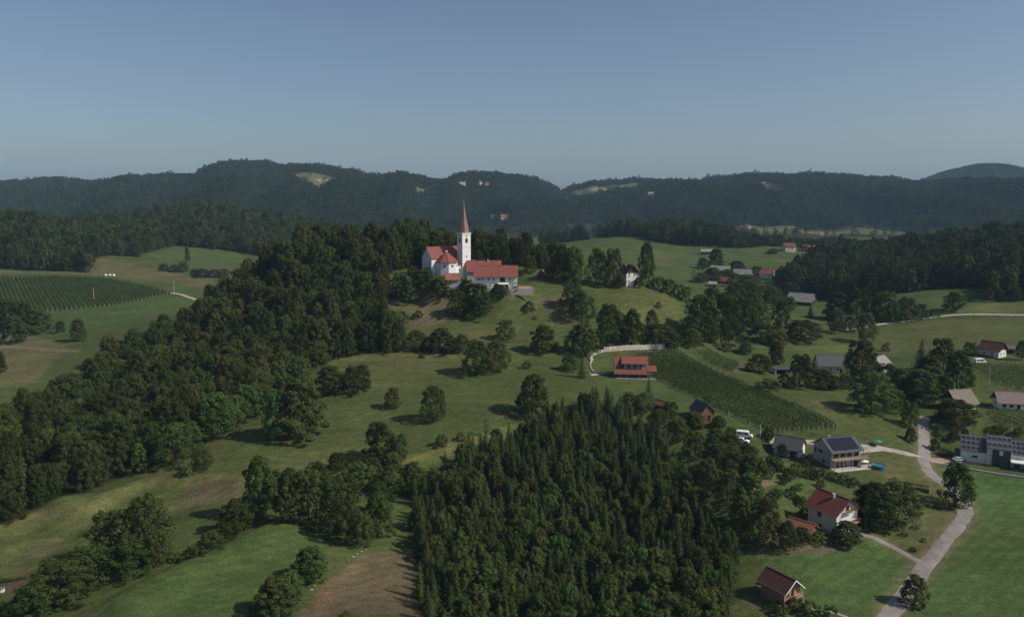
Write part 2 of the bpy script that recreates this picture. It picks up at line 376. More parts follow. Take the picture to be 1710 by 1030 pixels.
bank('-20,885 40,868 85,858 130,855 175,838 235,808 300,800 370,798 420,800', 2.8, 16, 1.0)
bank('-10,935 60,905 130,885', 1.8, 12, 1.0)
bank('150,1022 250,972 340,930 430,888 500,868', -2.0, 14, 1.0)
bank('640,790 690,771 760,746 840,723 905,702', 2.4, 12, 1.0)
bank('540,606 620,594 720,592 850,600 900,600', 1.2, 10)
bank('640,545 720,560 800,556 880,548', .9, 9)
bank('430,800 520,770 600,752 680,742', .8, 10)
bank('1400,738 1470,748 1530,760', .7, 8)
bank('60,925 150,895 230,868 290,852', 1.2, 9, 1.0)
bank('420,745 500,752 580,738 680,722', 1.0, 9, 1.0)
bank('1250,640 1330,668 1430,690', .8, 12)
knoll(365, 825, 3.2, 9, 5); knoll(105, 845, 2.6, 6, 4.5); knoll(200, 835, 1.6, 8, 4.5); knoll(290, 845, -1.2, 7, 4); knoll(60, 920, 1.4, 9, 5); knoll(560, 690, 1.2, 18, 8); knoll(760, 690, .9, 14, 7); knoll(640, 625, .8, 12, 6); knoll(420, 760, 1.4, 10, 5); knoll(240, 870, -1.0, 14, 8); knoll(1050, 500, .9, 16, 8); knoll(320, 425, 4, 40, 22); knoll(1240, 580, 1.6, 14, 8); knoll(1380, 588, 1.5, 14, 8)

# ------------------------------------------------------------------ level pads under buildings (px, py, radius)
for px, py, r in ((755, 455, 17), (828, 478, 13), (1053, 622, 11), (1395, 772, 11), (1390, 876, 8), (1304, 996, 6), (1655, 770, 15), (1600, 681, 7), (1684, 682, 7),
                  (1658, 592, 7), (1375, 622, 9), (1468, 618, 6), (1335, 508, 11), (1052, 471, 6), (1320, 760, 6), (1408, 540, 5)):
    p = ground_at(px, py); d = np.hypot(_GXX - p.x, _GYY - p.y); wgt = 1 - smooth(r, r * 1.9, d); GRID += (p.z - GRID) * wgt

# ------------------------------------------------------------------ ground sheet
def axis(lo, hi, a, b, fine, grow):
    mid = list(np.arange(a, b + fine * .5, fine)); up = []; st = fine; c = mid[-1]
    while c < hi: st = min(st * grow, 160); c += st; up.append(min(c, hi))
    dn = []; st = fine; c = mid[0]
    while c > lo: st = min(st * grow, 160); c -= st; dn.append(max(c, lo))
    return np.array(dn[::-1] + mid + up)
AX = axis(-6500, 6500, -260, 270, 1.6, 1.022); AY = axis(-400, 9000, 118, 440, 1.6, 1.016)
VX, VY = np.meshgrid(AX, AY)
VZ = H(VX, VY)
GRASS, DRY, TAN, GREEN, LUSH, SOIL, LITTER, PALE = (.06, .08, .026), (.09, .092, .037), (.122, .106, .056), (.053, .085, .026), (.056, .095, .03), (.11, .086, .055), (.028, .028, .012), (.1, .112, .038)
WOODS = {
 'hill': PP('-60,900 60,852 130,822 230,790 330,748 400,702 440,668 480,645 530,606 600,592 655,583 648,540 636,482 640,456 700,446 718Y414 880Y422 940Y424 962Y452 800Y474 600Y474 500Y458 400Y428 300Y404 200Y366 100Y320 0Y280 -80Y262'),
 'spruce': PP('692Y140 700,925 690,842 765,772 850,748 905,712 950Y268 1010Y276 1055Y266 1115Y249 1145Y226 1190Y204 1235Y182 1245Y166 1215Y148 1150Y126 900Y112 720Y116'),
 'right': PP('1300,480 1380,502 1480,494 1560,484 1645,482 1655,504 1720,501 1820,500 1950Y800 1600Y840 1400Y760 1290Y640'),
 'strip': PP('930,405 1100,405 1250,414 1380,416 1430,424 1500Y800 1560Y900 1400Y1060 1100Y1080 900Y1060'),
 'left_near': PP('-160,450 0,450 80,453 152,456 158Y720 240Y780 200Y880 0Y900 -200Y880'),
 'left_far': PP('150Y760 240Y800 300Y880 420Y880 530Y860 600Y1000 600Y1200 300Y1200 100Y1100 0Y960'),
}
FAR_MEADOWS = [PP(s) for s in ('300,295 340,291 372,289 372,295 335,298', '487,292 560,296 600,305 560,308 500,306', '926,322 960,318 1000,312 1072,306 1074,312 1040,320 990,329 930,334', '1255,312 1290,306 1330,330 1300,330 1262,318',
               '690,310 716,312 716,325 695,325', '1070,334 1095,328 1095,338 1075,342', '1600,296 1708,294 1720,302 1640,304 1590,301', '818,360 850,356 850,366 820,370', '560,340 580,338 580,344', '440,320 470,318 466,326',
               '1240,374 1330,380 1500,384 1520,391 1380,392 1250,390')]
cr = np.zeros(VX.shape + (3,)); cr[:] = GRASS
jx = VX + wave_noise(VX, VY, 9, seed=21) * 1.0; jy = VY + wave_noise(VX, VY, 9, seed=22) * 1.0
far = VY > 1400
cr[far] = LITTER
def paint(poly, c, amt=1.0):
    m = in_poly(jx, jy, poly)[..., None] * amt; cr[...] = cr * (1 - m) + np.array(c) * m
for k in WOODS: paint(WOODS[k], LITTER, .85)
for s, c, a in (
  # left fields
  ('0,600 60,585 130,568 200,545 300,500 330,480 250,470 0,470 -60,600', GREEN, .6), ('-60,640 60,640 110,580 60,560 -60,560', TAN, .8), ('60,625 0,650 -60,650 -60,575 60,575 120,575', DRY, .6),
  ('130,548 215,528 250,512 190,520 110,540', SOIL, .55), ('84,523 200,511 290,497 320,500 200,540 110,545', GREEN, .9), ('0,462 100,459 190,465 290,492 200,510 85,520 -40,522 -40,462', (.055, .075, .024), .9),
  ('-60,458 0,456 150,458 200,465 340,482 360,468 250,448 165,430 150,440', TAN, .6), ('165,428 250,448 330,472 250,466 180,455', DRY, .7), ('250,432 300,420 420,432 400,440 330,446', GREEN, .7), ('340,445 400,452 380,465 330,463', SOIL, .7),
  # foreground left
  ('140,1032 260,970 340,930 430,885 520,868 560,900 545,935 500,980 440,1040', GREEN, .9), ('500,1030 540,985 605,920 690,925 700,1030', SOIL, .75), ('500,1040 520,1000 560,960 600,925 612,932 560,990 540,1040', (.17, .11, .07), .6),
  ('20,868 90,838 118,856 60,872', SOIL, .45), ('100,835 300,800 410,800 405,835 290,850 120,855', PALE, .5), ('300,840 315,815 345,800 400,803 408,830 345,846', SOIL, .6), ('345,808 380,803 394,822 350,826', (.085, .065, .042), .6),
  ('0,945 90,900 140,893 110,912 0,962', SOIL, .35), ('0,880 60,875 110,865 150,875 60,905 0,930', PALE, .5), ('0,965 60,955 80,965 20,985 0,990', (.09, .06, .045), .9),
  ('0,1000 60,985 30,1040 0,1040', LUSH, .4), ('230,790 330,752 400,712 430,720 330,790 250,802', DRY, .6), ('400,790 560,745 690,735 620,765 470,790', DRY, .5),
  # meadow below the church
  ('540,605 720,590 800,600 760,640 560,660', DRY, .4), ('690,770 740,748 905,702 920,712 800,738 760,752', PALE, .9), ('560,600 660,592 760,596 700,606', DRY, .7),
  ('640,540 650,490 700,492 760,500 770,530 700,545', TAN, .7), ('660,545 720,520 775,505 790,520 700,550', SOIL, .6), ('880,490 945,490 950,530 900,535 870,510', DRY, .6), ('900,492 940,494 950,525 910,520', SOIL, .4), ('890,545 920,540 910,550', SOIL, .8), ('940,520 960,545 940,545', SOIL, .8),
  ('990,480 1060,480 1140,510 1130,545 1060,540 1000,510', PALE, .5), ('640,560 870,540 940,570 860,590 640,590', DRY, .5), ('860,478 890,478 880,490 855,490', (.3, .2, .15), .8),
  # right valley
  ('1270,930 1300,910 1440,895 1540,935 1500,985 1470,1032 1340,1015 1280,985', LUSH, .9), ('1560,775 1640,790 1720,800 1900,830 1900,1100 1500,1100 1550,960 1612,880 1625,840 1590,810', LUSH, .9),
  ('1440,890 1540,930 1580,880 1600,840 1580,815 1500,800 1440,840', DRY, .5), ('1540,870 1600,850 1575,900 1550,925', SOIL, .4), ('1450,760 1525,765 1560,800 1540,825 1440,790', DRY, .55),
  ('1250,915 1290,895 1400,905 1420,915 1350,925 1270,930', SOIL, .8), ('1250,990 1280,975 1290,1010 1240,1025', SOIL, .8), ('1215,625 1310,660 1410,700 1530,720 1530,755 1400,735 1400,715 1300,680', GRASS, .6),
  ('1240,640 1330,665 1400,670 1400,700 1330,680', DRY, .55), ('1235,832 1255,812 1290,795 1302,800 1280,815 1245,838', (.24, .17, .115), .9), ('1230,745 1290,765 1420,850 1330,860 1250,790', LUSH, .5),
  ('1460,550 1550,535 1720,530 1800,530 1720,570 1560,585 1470,590', DRY, .45), ('1490,490 1645,484 1652,502 1600,520 1490,510', GREEN, .8), ('1650,505 1720,503 1720,520 1600,521', PALE, .6), ('1600,522 1720,519 1720,525 1640,526', SOIL, .5),
  ('1030,410 1120,400 1300,420 1410,425 1390,445 1150,470 1060,440', GREEN, .6), ('1060,440 1090,415 1110,420 1120,445', DRY, .6), ('1300,430 1345,440 1340,444 1290,434', SOIL, .5), ('1320,580 1420,575 1430,590 1350,600', PALE, .5),
  ('1225,570 1270,565 1285,590 1240,600', GREEN, .8), ('1060,640 1100,640 1200,690 1290,722 1230,735 1120,690', LUSH, .45), ('1230,605 1260,600 1260,625 1215,622', SOIL, .5), ('1585,690 1640,690 1650,715 1610,730', DRY, .4), ('1620,610 1640,600 1720,600 1720,620 1640,612', DRY, .3)):
    paint(PP(s), c, a)
def track(px, wdt, c, amt, twin=0.0):
    p = spline(PP(px), 2.0)
    for k in range(len(p) - 1):
        a, q = p[k], p[k + 1]; d = q - a; L = d @ d + 1e-9; i0, i1 = np.searchsorted(AX, [min(a[0], q[0]) - 4, max(a[0], q[0]) + 4]); j0, j1 = np.searchsorted(AY, [min(a[1], q[1]) - 4, max(a[1], q[1]) + 4]); X = VX[j0:j1, i0:i1]; Y = VY[j0:j1, i0:i1]
        t = np.clip(((X - a[0]) * d[0] + (Y - a[1]) * d[1]) / L, 0, 1); q_ = np.hypot(X - a[0] - t * d[0], Y - a[1] - t * d[1]); m = (amt * (1 - smooth(wdt * .5, wdt, q_)))[..., None]; cr[j0:j1, i0:i1] = np.maximum(0, cr[j0:j1, i0:i1] * (1 - m) + np.array(c) * m)
for s, wd, c, a in (('1480,1030 1520,980 1547,944 1580,902 1604,872 1613,852 1606,832 1583,812 1556,793 1544,772 1544,748 1543,728 1541,708', 3.6, (.13, .115, .065), .55), ('1546,942 1520,930 1490,912 1465,900 1438,892', 2.2, (.13, .115, .065), .5), ('1543,764 1520,758 1480,750 1440,745 1395,741 1350,738', 2.2, (.13, .115, .065), .45), ('-20,884 40,867 85,857 130,854 175,837 235,807 300,799 370,797 420,799', 1.6, (.15, .14, .06), .35), ('640,789 690,770 760,745 840,722 905,701', 2.0, (.13, .135, .05), .35), ('540,604 620,593 720,591 850,599', 1.4, (.13, .12, .055), .3),
                    ('470,715 560,705 640,700 740,712', 1.5, (.1, .1, .045), .2), ('0,578 60,582 130,586', 2.5, (.2, .165, .1), .3), ('600,640 700,625 820,640 900,650', 1.6, (.05, .07, .02), .25), ('1620,860 1660,880 1710,890', 1.6, (.1, .12, .045), .2), ('1300,668 1380,690 1470,712', 1.6, (.05, .07, .02), .2)):
    track(s, wd, c, a)
for m in FAR_MEADOWS: paint(m, (.088, .102, .042), 1)
paint(PP('985,317 1045,311 1050,314 990,321'), (.34, .26, .17), .9); paint(PP('1240,376 1256,376 1254,381 1242,381'), (.3, .24, .17), .9); paint(PP('1320,384 1360,383 1372,390 1320,390'), TAN, .8)
# terrace edge: soften the painted borders a little
for _ in range(1):
    c2 = cr.copy(); c2[1:-1, 1:-1] = (cr[1:-1, 1:-1] * 4 + cr[:-2, 1:-1] + cr[2:, 1:-1] + cr[1:-1, :-2] + cr[1:-1, 2:]) / 8; cr = c2
ny, nx = VX.shape
idx = np.arange(nx * ny).reshape(ny, nx)
quads = np.stack([idx[:-1, :-1], idx[:-1, 1:], idx[1:, 1:], idx[1:, :-1]], -1).reshape(-1, 4)
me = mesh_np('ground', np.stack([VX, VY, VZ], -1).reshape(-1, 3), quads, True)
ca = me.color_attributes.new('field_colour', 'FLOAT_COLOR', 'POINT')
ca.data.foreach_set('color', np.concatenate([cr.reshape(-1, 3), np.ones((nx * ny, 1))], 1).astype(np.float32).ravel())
def ground_mat():
    m = bpy.data.materials.new('grassland'); m.use_nodes = True; n = m.node_tree.nodes; l = m.node_tree.links; b = n['Principled BSDF']
    b.inputs['Roughness'].default_value = .95; b.inputs['Specular IOR Level'].default_value = .05
    at = n.new('ShaderNodeAttribute'); at.attribute_name = 'field_colour'; tc = n.new('ShaderNodeTexCoord')
    def nz(sc, lo, hi, det=4, stretch=None):
        t = n.new('ShaderNodeTexNoise'); t.inputs['Scale'].default_value = sc; t.inputs['Detail'].default_value = det; t.inputs['Roughness'].default_value = .65
        if stretch:
            mp = n.new('ShaderNodeMapping'); mp.inputs['Scale'].default_value = stretch; mp.inputs['Rotation'].default_value = (0, 0, .35); l.new(tc.outputs['Object'], mp.inputs[0]); l.new(mp.outputs[0], t.inputs['Vector'])
        else: l.new(tc.outputs['Object'], t.inputs['Vector'])
        r = n.new('ShaderNodeMapRange'); r.inputs[1].default_value = .3; r.inputs[2].default_value = .7; r.inputs[3].default_value = lo; r.inputs[4].default_value = hi; l.new(t.outputs['Fac'], r.inputs[0]); return r.outputs[0], t.outputs['Fac']
    a, _ = nz(.035, .8, 1.2); c, _ = nz(.3, .82, 1.18, 6); d, df = nz(1.7, .62, 1.38, 6); e, _ = nz(.42, .84, 1.16, 4, (.07, 1, 1))
    def mul(x, y):
        q = n.new('ShaderNodeMath'); q.operation = 'MULTIPLY'; l.new(x, q.inputs[0]); l.new(y, q.inputs[1]); return q.outputs[0]
    wv = n.new('ShaderNodeTexWave'); wv.inputs['Scale'].default_value = .11; wv.inputs['Distortion'].default_value = 9; wv.inputs['Detail'].default_value = 3; wv.inputs['Detail Scale'].default_value = .4
    mpw = n.new('ShaderNodeMapping'); mpw.inputs['Rotation'].default_value = (0, 0, .9); l.new(tc.outputs['Object'], mpw.inputs[0]); l.new(mpw.outputs[0], wv.inputs['Vector'])
    rw_ = n.new('ShaderNodeMapRange'); rw_.inputs[3].default_value = .93; rw_.inputs[4].default_value = 1.07; l.new(wv.outputs['Fac'], rw_.inputs[0])
    k = mul(mul(mul(a, c), mul(d, e)), rw_.outputs[0])
    vm = n.new('ShaderNodeVectorMath'); vm.operation = 'SCALE'; l.new(at.outputs['Color'], vm.inputs[0]); l.new(k, vm.inputs['Scale'])
    # dry, straw-coloured tufts
    p, _ = nz(.09, -.25, .8, 8); p = mul(p, p); mx = n.new('ShaderNodeMix'); mx.data_type = 'RGBA'; l.new(p, mx.inputs[0]); l.new(vm.outputs[0], mx.inputs[6])
    vt = n.new('ShaderNodeVectorMath'); vt.operation = 'MULTIPLY'; l.new(vm.outputs[0], vt.inputs[0]); vt.inputs[1].default_value = (1.5, 1.1, 1.2); l.new(vt.outputs[0], mx.inputs[7])
    l.new(mx.outputs[2], b.inputs['Base Color'])
    bp = n.new('ShaderNodeBump'); bp.inputs['Strength'].default_value = .6; bp.inputs['Distance'].default_value = .25; l.new(df, bp.inputs['Height']); l.new(bp.outputs[0], b.inputs['Normal'])
    return m
me.materials.append(ground_mat())
ground = structure(link('ground', me))

# ------------------------------------------------------------------ roads and paths (draped strips)
def strip(name, px, width, m, lift=.10, nw=5, rough=.3):
    c = spline(PP(px)); ROADS.append(c); d = np.gradient(c, axis=0); d /= np.linalg.norm(d, axis=1)[:, None] + 1e-9; nrm = np.stack([-d[:, 1], d[:, 0]], 1)
    r = np.random.RandomState(len(px)); L = len(c); v = []
    wl = width / 2 + np.convolve(r.randn(L + 4), np.ones(5) / 5, 'valid') * rough; wr = width / 2 + np.convolve(r.randn(L + 4), np.ones(5) / 5, 'valid') * rough
    for j in range(nw):
        u = j / (nw - 1); q = c + nrm * (wl * (1 - 2 * u) if u <= .5 else -wr * (2 * u - 1))[:, None]
        v.append(np.c_[q, H(q[:, 0], q[:, 1]) + lift * (1 if 0 < j < nw - 1 else -.2)])
    v = np.stack(v, 1).reshape(-1, 3); ii = np.arange(L * nw).reshape(L, nw)
    f = np.stack([ii[:-1, :-1], ii[1:, :-1], ii[1:, 1:], ii[:-1, 1:]], -1).reshape(-1, 4)[:, ::-1]
    return structure(link(name, mesh_np(name, v, f, True, (m,))))
ROADS = []
strip('road', '1455,1060 1480,1030 1520,980 1547,944 1580,902 1604,872 1613,852 1606,832 1583,812 1556,793 1544,772 1544,748 1543,728 1541,708 1545,695', 3.9, 'asphalt', .12)
strip('driveway', '1546,942 1520,930 1490,912 1465,900 1438,892', 2.3, 'asphalt', .16)
strip('lane', '1543,764 1520,758 1480,750 1440,745 1395,741 1350,738 1285,737', 2.2, 'gravel', .13)
strip('driveway', '1475,749 1445,752 1425,757 1418,765', 2.4, 'gravel', .16)
strip('gravel_road', '1760,527 1710,526 1660,525 1610,525 1570,528 1530,533 1490,539 1450,545 1405,551', 3.2, 'gravel', .16)
strip('gravel_road', '285,489 300,491 318,497 335,504', 3.4, 'gravel', .16)
strip('farm_track', '1355,1016 1385,1020 1415,1030 1440,1045', .7, 'gravel', .12)
strip('farm_track', '1362,1022 1385,1028 1402,1036', .7, 'gravel', .12)
strip('driveway', '985,626 1000,624 1022,620', 2.6, 'gravel', .16)
strip('forecourt', '1548,768 1575,768 1605,769 1640,774', 4.6, 'paving', .16, 5, .2)

# ------------------------------------------------------------------ tree prototypes
def leaf_quads(c, nrm, size, r):
    """one small rhombic leaf clump per centre, facing nrm"""
    n = len(c); nrm = nrm / (np.linalg.norm(nrm, axis=1)[:, None] + 1e-9)
    a = np.cross(nrm, r.randn(n, 3)); a /= np.linalg.norm(a, axis=1)[:, None] + 1e-9; b = np.cross(nrm, a)
    s1 = (size * r.uniform(.7, 1.3, n))[:, None]; s2 = (size * r.uniform(.45, .9, n))[:, None]; k = (size * r.uniform(-.25, .25, n))[:, None]
    v = np.stack([c + a * s1 + nrm * k, c + b * s2, c - a * s1 + nrm * k, c - b * s2], 1).reshape(-1, 3)
    return v, np.arange(4 * n).reshape(n, 4)
def broad_crown(seed, H_=12.0, Rr=4.6, cb=.18, ncl=40, per=95, leaf=.33, top=1.0, cone=0.0):
    r = np.random.RandomState(seed); z0 = H_ * cb; cs = []; ns = []
    off = r.randn(6, 3) * np.array([.2, .2, .05]) * Rr          # main limbs give the outline its lobes
    golden = r.uniform(0, 6.28)
    for i in range(ncl):
        u = (i + .5) / ncl; k = r.uniform(.35, 1.0) ** .45; a = golden + i * 2.39996 + r.uniform(-.4, .4)
        z = z0 + (H_ - z0) * (.06 + .88 * u ** .9)
        q = (z - z0) / (H_ - z0)
        prof = math.sqrt(max(.02, 1 - abs(2 * (q ** (.75 + .0 * cone)) - .82) ** 2.4 * .72)) * (1 - cone * q)   # egg shape, widest below the middle
        o = off[r.randint(6)] * (1 - q * .5)
        c = np.array([math.cos(a) * Rr * .76 * k * prof, math.sin(a) * Rr * .76 * k * prof, z]) + o
        rc = Rr * r.uniform(.16, .3) * (1 - .3 * q) * (1 - .25 * cone) * (1 + 12.0 / ncl * .5)
        m = int(per * r.uniform(.7, 1.3)); d = r.randn(m, 3); d /= np.linalg.norm(d, axis=1)[:, None]
        out = c - np.array([0, 0, z0 + (H_ - z0) * .3]); out /= np.linalg.norm(out) + 1e-6
        d = d[d @ out > -.45]
        p = c + d * rc * r.uniform(.74, 1.1, len(d))[:, None] * np.array([1, 1, .9])
        cs.append(p); ns.append(d + r.randn(len(d), 3) * .3 + np.array([0, 0, .12]))
    c = np.concatenate(cs); n_ = np.concatenate(ns); ok = c[:, 2] > max(.1, z0 * .6); c = c[ok]; n_ = n_[ok]
    return leaf_quads(c, n_, np.full(len(c), leaf), r)
def broad_trunk(seed, H_=12.0, Rr=4.6, cb=.18, th=.24):
    r = np.random.RandomState(seed + 900); m = MB(); top = H_ * .8
    m.tube([(0, 0, -.9), (0, 0, .1), (r.uniform(-.1, .1), r.uniform(-.1, .1), H_ * cb), (r.uniform(-.3, .3), r.uniform(-.3, .3), H_ * .5), (r.uniform(-.5, .5), r.uniform(-.5, .5), top)], [th * 1.5, th * 1.15, th, th * .6, th * .15], 7)
    for i in range(5):
        a = 6.28 * (i + r.uniform(-.2, .2)) / 5; z0 = H_ * r.uniform(cb * .9, .5); l = Rr * r.uniform(.5, .75)
        m.tube([(0, 0, z0), (math.cos(a) * l * .5, math.sin(a) * l * .5, z0 + l * .5), (math.cos(a) * l, math.sin(a) * l, z0 + l * 1.1)], [th * .5, th * .32, th * .1], 5)
    return m
def spruce_crown(seed, H_=14.0, Rr=2.3, tiers=24, nb=11, seg=3, leaf=.36, z0=.6):
    r = np.random.RandomState(seed); cs = []; ns = []
    for i in range(tiers):
        u = (i + r.uniform(-.2, .2)) / tiers; z = z0 + (H_ - z0) * u ** .95; rad = Rr * (1 - u) ** .7 * r.uniform(.78, 1.12) + .12
        k = max(4, int(nb * (1 - u * .6)))
        a = r.uniform(0, 6.28) + np.arange(k) * 6.28 / k + r.uniform(-.25, .25, k); rr = rad * r.uniform(.7, 1.12, k)
        for s in range(seg):
            t = (s + .6) / seg; x = np.cos(a) * rr * t; y = np.sin(a) * rr * t; zz = z - .5 * rr * t ** 1.3 + r.uniform(-.12, .12, k)
            cs.append(np.stack([x, y, zz], 1)); ns.append(np.stack([np.cos(a) * .75, np.sin(a) * .75, np.full(k, .65)], 1) + r.randn(k, 3) * .3)
    cs.append(np.stack([r.uniform(-.06, .06, 6), r.uniform(-.06, .06, 6), H_ + np.linspace(-.9, .15, 6)], 1)); ns.append(r.randn(6, 3) * np.array([1, 1, .2]))
    c = np.concatenate(cs); n_ = np.concatenate(ns)
    sz = leaf * (1.15 - .55 * np.clip(c[:, 2] / H_, 0, 1)); sz[-6:] = .16
    return leaf_quads(c, n_, sz, r)
def spruce_trunk(H_=14.0):
    return MB().tube([(0, 0, -1.2), (0, 0, .5), (0, 0, H_ * .5), (0, 0, H_ * .97)], [.26, .2, .12, .03], 6)
def joined(name, crown, trunk, leafm):
    v, f = crown; t = trunk; tv = np.array(t.v); tf = [x for x in t.f if len(x) == 4]
    vv = np.concatenate([v, tv]); ff = np.concatenate([f, np.array(tf) + len(v)])
    return mesh_np(name, vv, ff, False, (leafm, 'bark'), np.r_[np.zeros(len(f)), np.ones(len(tf))])
# near crowns (each shape once; the leaf colour sits on the object)
BS = dict(H_=12.0, Rr=4.6)
BSHAPE = [(12, 4.8, .05, 0, 1), (12, 4.2, .07, .3, 1), (12, 5.2, .09, 0, .95), (12, 4.4, .03, .15, 1), (12, 5.0, .04, .1, 1), (12, 4.2, .03, .4, 1), (12, 4.7, .1, 0, 1), (12, 4.6, .03, .25, 1)]
B_CROWN = [mesh_np('broadleaf_crown', *broad_crown(40 + i, h, rr, cb, 84, 112, .205, tp, cn), False, ('leaf_mid',)) for i, (h, rr, cb, cn, tp) in enumerate(BSHAPE)]
def span(me):
    c = np.empty(len(me.vertices) * 3, np.float32); me.vertices.foreach_get('co', c); c = c.reshape(-1, 3); return 2 * np.percentile(np.hypot(c[:, 0], c[:, 1]), 93), np.percentile(c[:, 2], 99.5)
B_SPAN = [span(m_) for m_ in B_CROWN]
B_TRUNK = [broad_trunk(40 + i, h, rr, cb).mesh('broadleaf_trunk', 'bark') for i, (h, rr, cb, cn, tp) in enumerate(BSHAPE)]
S_CROWN = [mesh_np('spruce_crown', *spruce_crown(70 + i, 14, 2.7 + .2 * i, 20, 16, 4, .33), False, ('leaf_spruce',)) for i in range(5)]
S_TRUNK = spruce_trunk().mesh('spruce_trunk', 'bark')
# open, upright small tree and low shrub
T_CROWN = [mesh_np('slender_crown', *broad_crown(90 + i, 12, 2.0, .22, 22, 40, .22), False, ('leaf_mid',)) for i in range(2)]
T_TRUNK = broad_trunk(95, 12, 2.0, .22, .16).mesh('slender_trunk', 'bark')
U_CROWN = [mesh_np('shrub_foliage', *broad_crown(110 + i, 2.4, 1.5, .02, 22, 55, .13), False, ('leaf_mid',)) for i in range(4)]
def shrub_stem(i):
    r = np.random.RandomState(i); m = MB()
    for k in range(5):
        a = r.uniform(0, 6.28); m.tube([(0, 0, -.5), (math.cos(a) * .2, math.sin(a) * .2, .5), (math.cos(a) * .8, math.sin(a) * .8, 1.5)], [.06, .045, .015], 4)
    return m.mesh('shrub_stem', 'bark')
U_STEM = shrub_stem(3)
LM = {'b': 'leaf_dark', 'm': 'leaf_mid', 'l': 'leaf_light', 'o': 'leaf_olive', 'n': 'leaf_brown', 's': 'leaf_spruce', 'v': 'leaf_blue'}
def _part(name, me, root, leafm=None):
    o = link(name, me, root)
    if leafm:
        o.material_slots[0].link = 'OBJECT'; o.material_slots[0].material = M[leafm]
    return o
def put_tree(kind, loc, wid, hei, leafm, label, group, cat='tree', rz=None):
    """kind: b broadleaf, s spruce, t slender, u shrub; width and height in metres"""
    k = random.random()
    if kind == 'b':
        i = random.randrange(len(B_CROWN)); cm, tm, w0, h0, nm, cn, sn = B_CROWN[i], B_TRUNK[i], B_SPAN[i][0], B_SPAN[i][1], 'broadleaf_tree', 'crown', 'trunk'
    elif kind == 's': cm, tm, w0, h0, nm, cn, sn = random.choice(S_CROWN), S_TRUNK, 6.2, 14.3, 'spruce_tree', 'crown', 'trunk'
    elif kind == 't': cm, tm, w0, h0, nm, cn, sn = random.choice(T_CROWN), T_TRUNK, 4.4, 12.2, 'slender_tree', 'crown', 'trunk'
    else: cm, tm, w0, h0, nm, cn, sn = random.choice(U_CROWN), U_STEM, 3.2, 2.5, 'shrub', 'foliage', 'stem'
    root = empty(nm, loc, random.uniform(0, 6.28) if rz is None else rz, label, cat, group)
    root.scale = (wid / w0, wid / w0, hei / h0)
    _part(cn, cm, root, leafm); _part(sn, tm, root)
    return root
TREE_SPOTS = []      # x, y, radius already taken
def px_tree(px, py, wpx, hpx, typ, label, group=None):
    p = ground_at(px, py); dist = math.hypot(p.x, p.y, p.z - CZ); k = dist / F
    dep = math.asin((CZ - p.z) / dist)
    wid = wpx * k * 1.0; hei = max(hpx * k / math.cos(dep) - wid * .30 * math.tan(dep), .8 * hpx * k)
    # the pixel row is the near edge of the crown's foot: the stem stands a little farther back
    y = p.y + wid * .22; x = p.x * y / p.y
    kind = 's' if typ == 's' else 't' if typ[0] == 't' else 'u' if typ[0] == 'u' else 'b'
    lm = LM[typ[-1]] if typ[-1] in LM else 'leaf_mid'
    TREE_SPOTS.append((x, y, wid * .5))
    return put_tree(kind, (x, y, gz(x, y) - .1), wid, hei, lm, label, group, 'shrub' if kind == 'u' else 'tree')

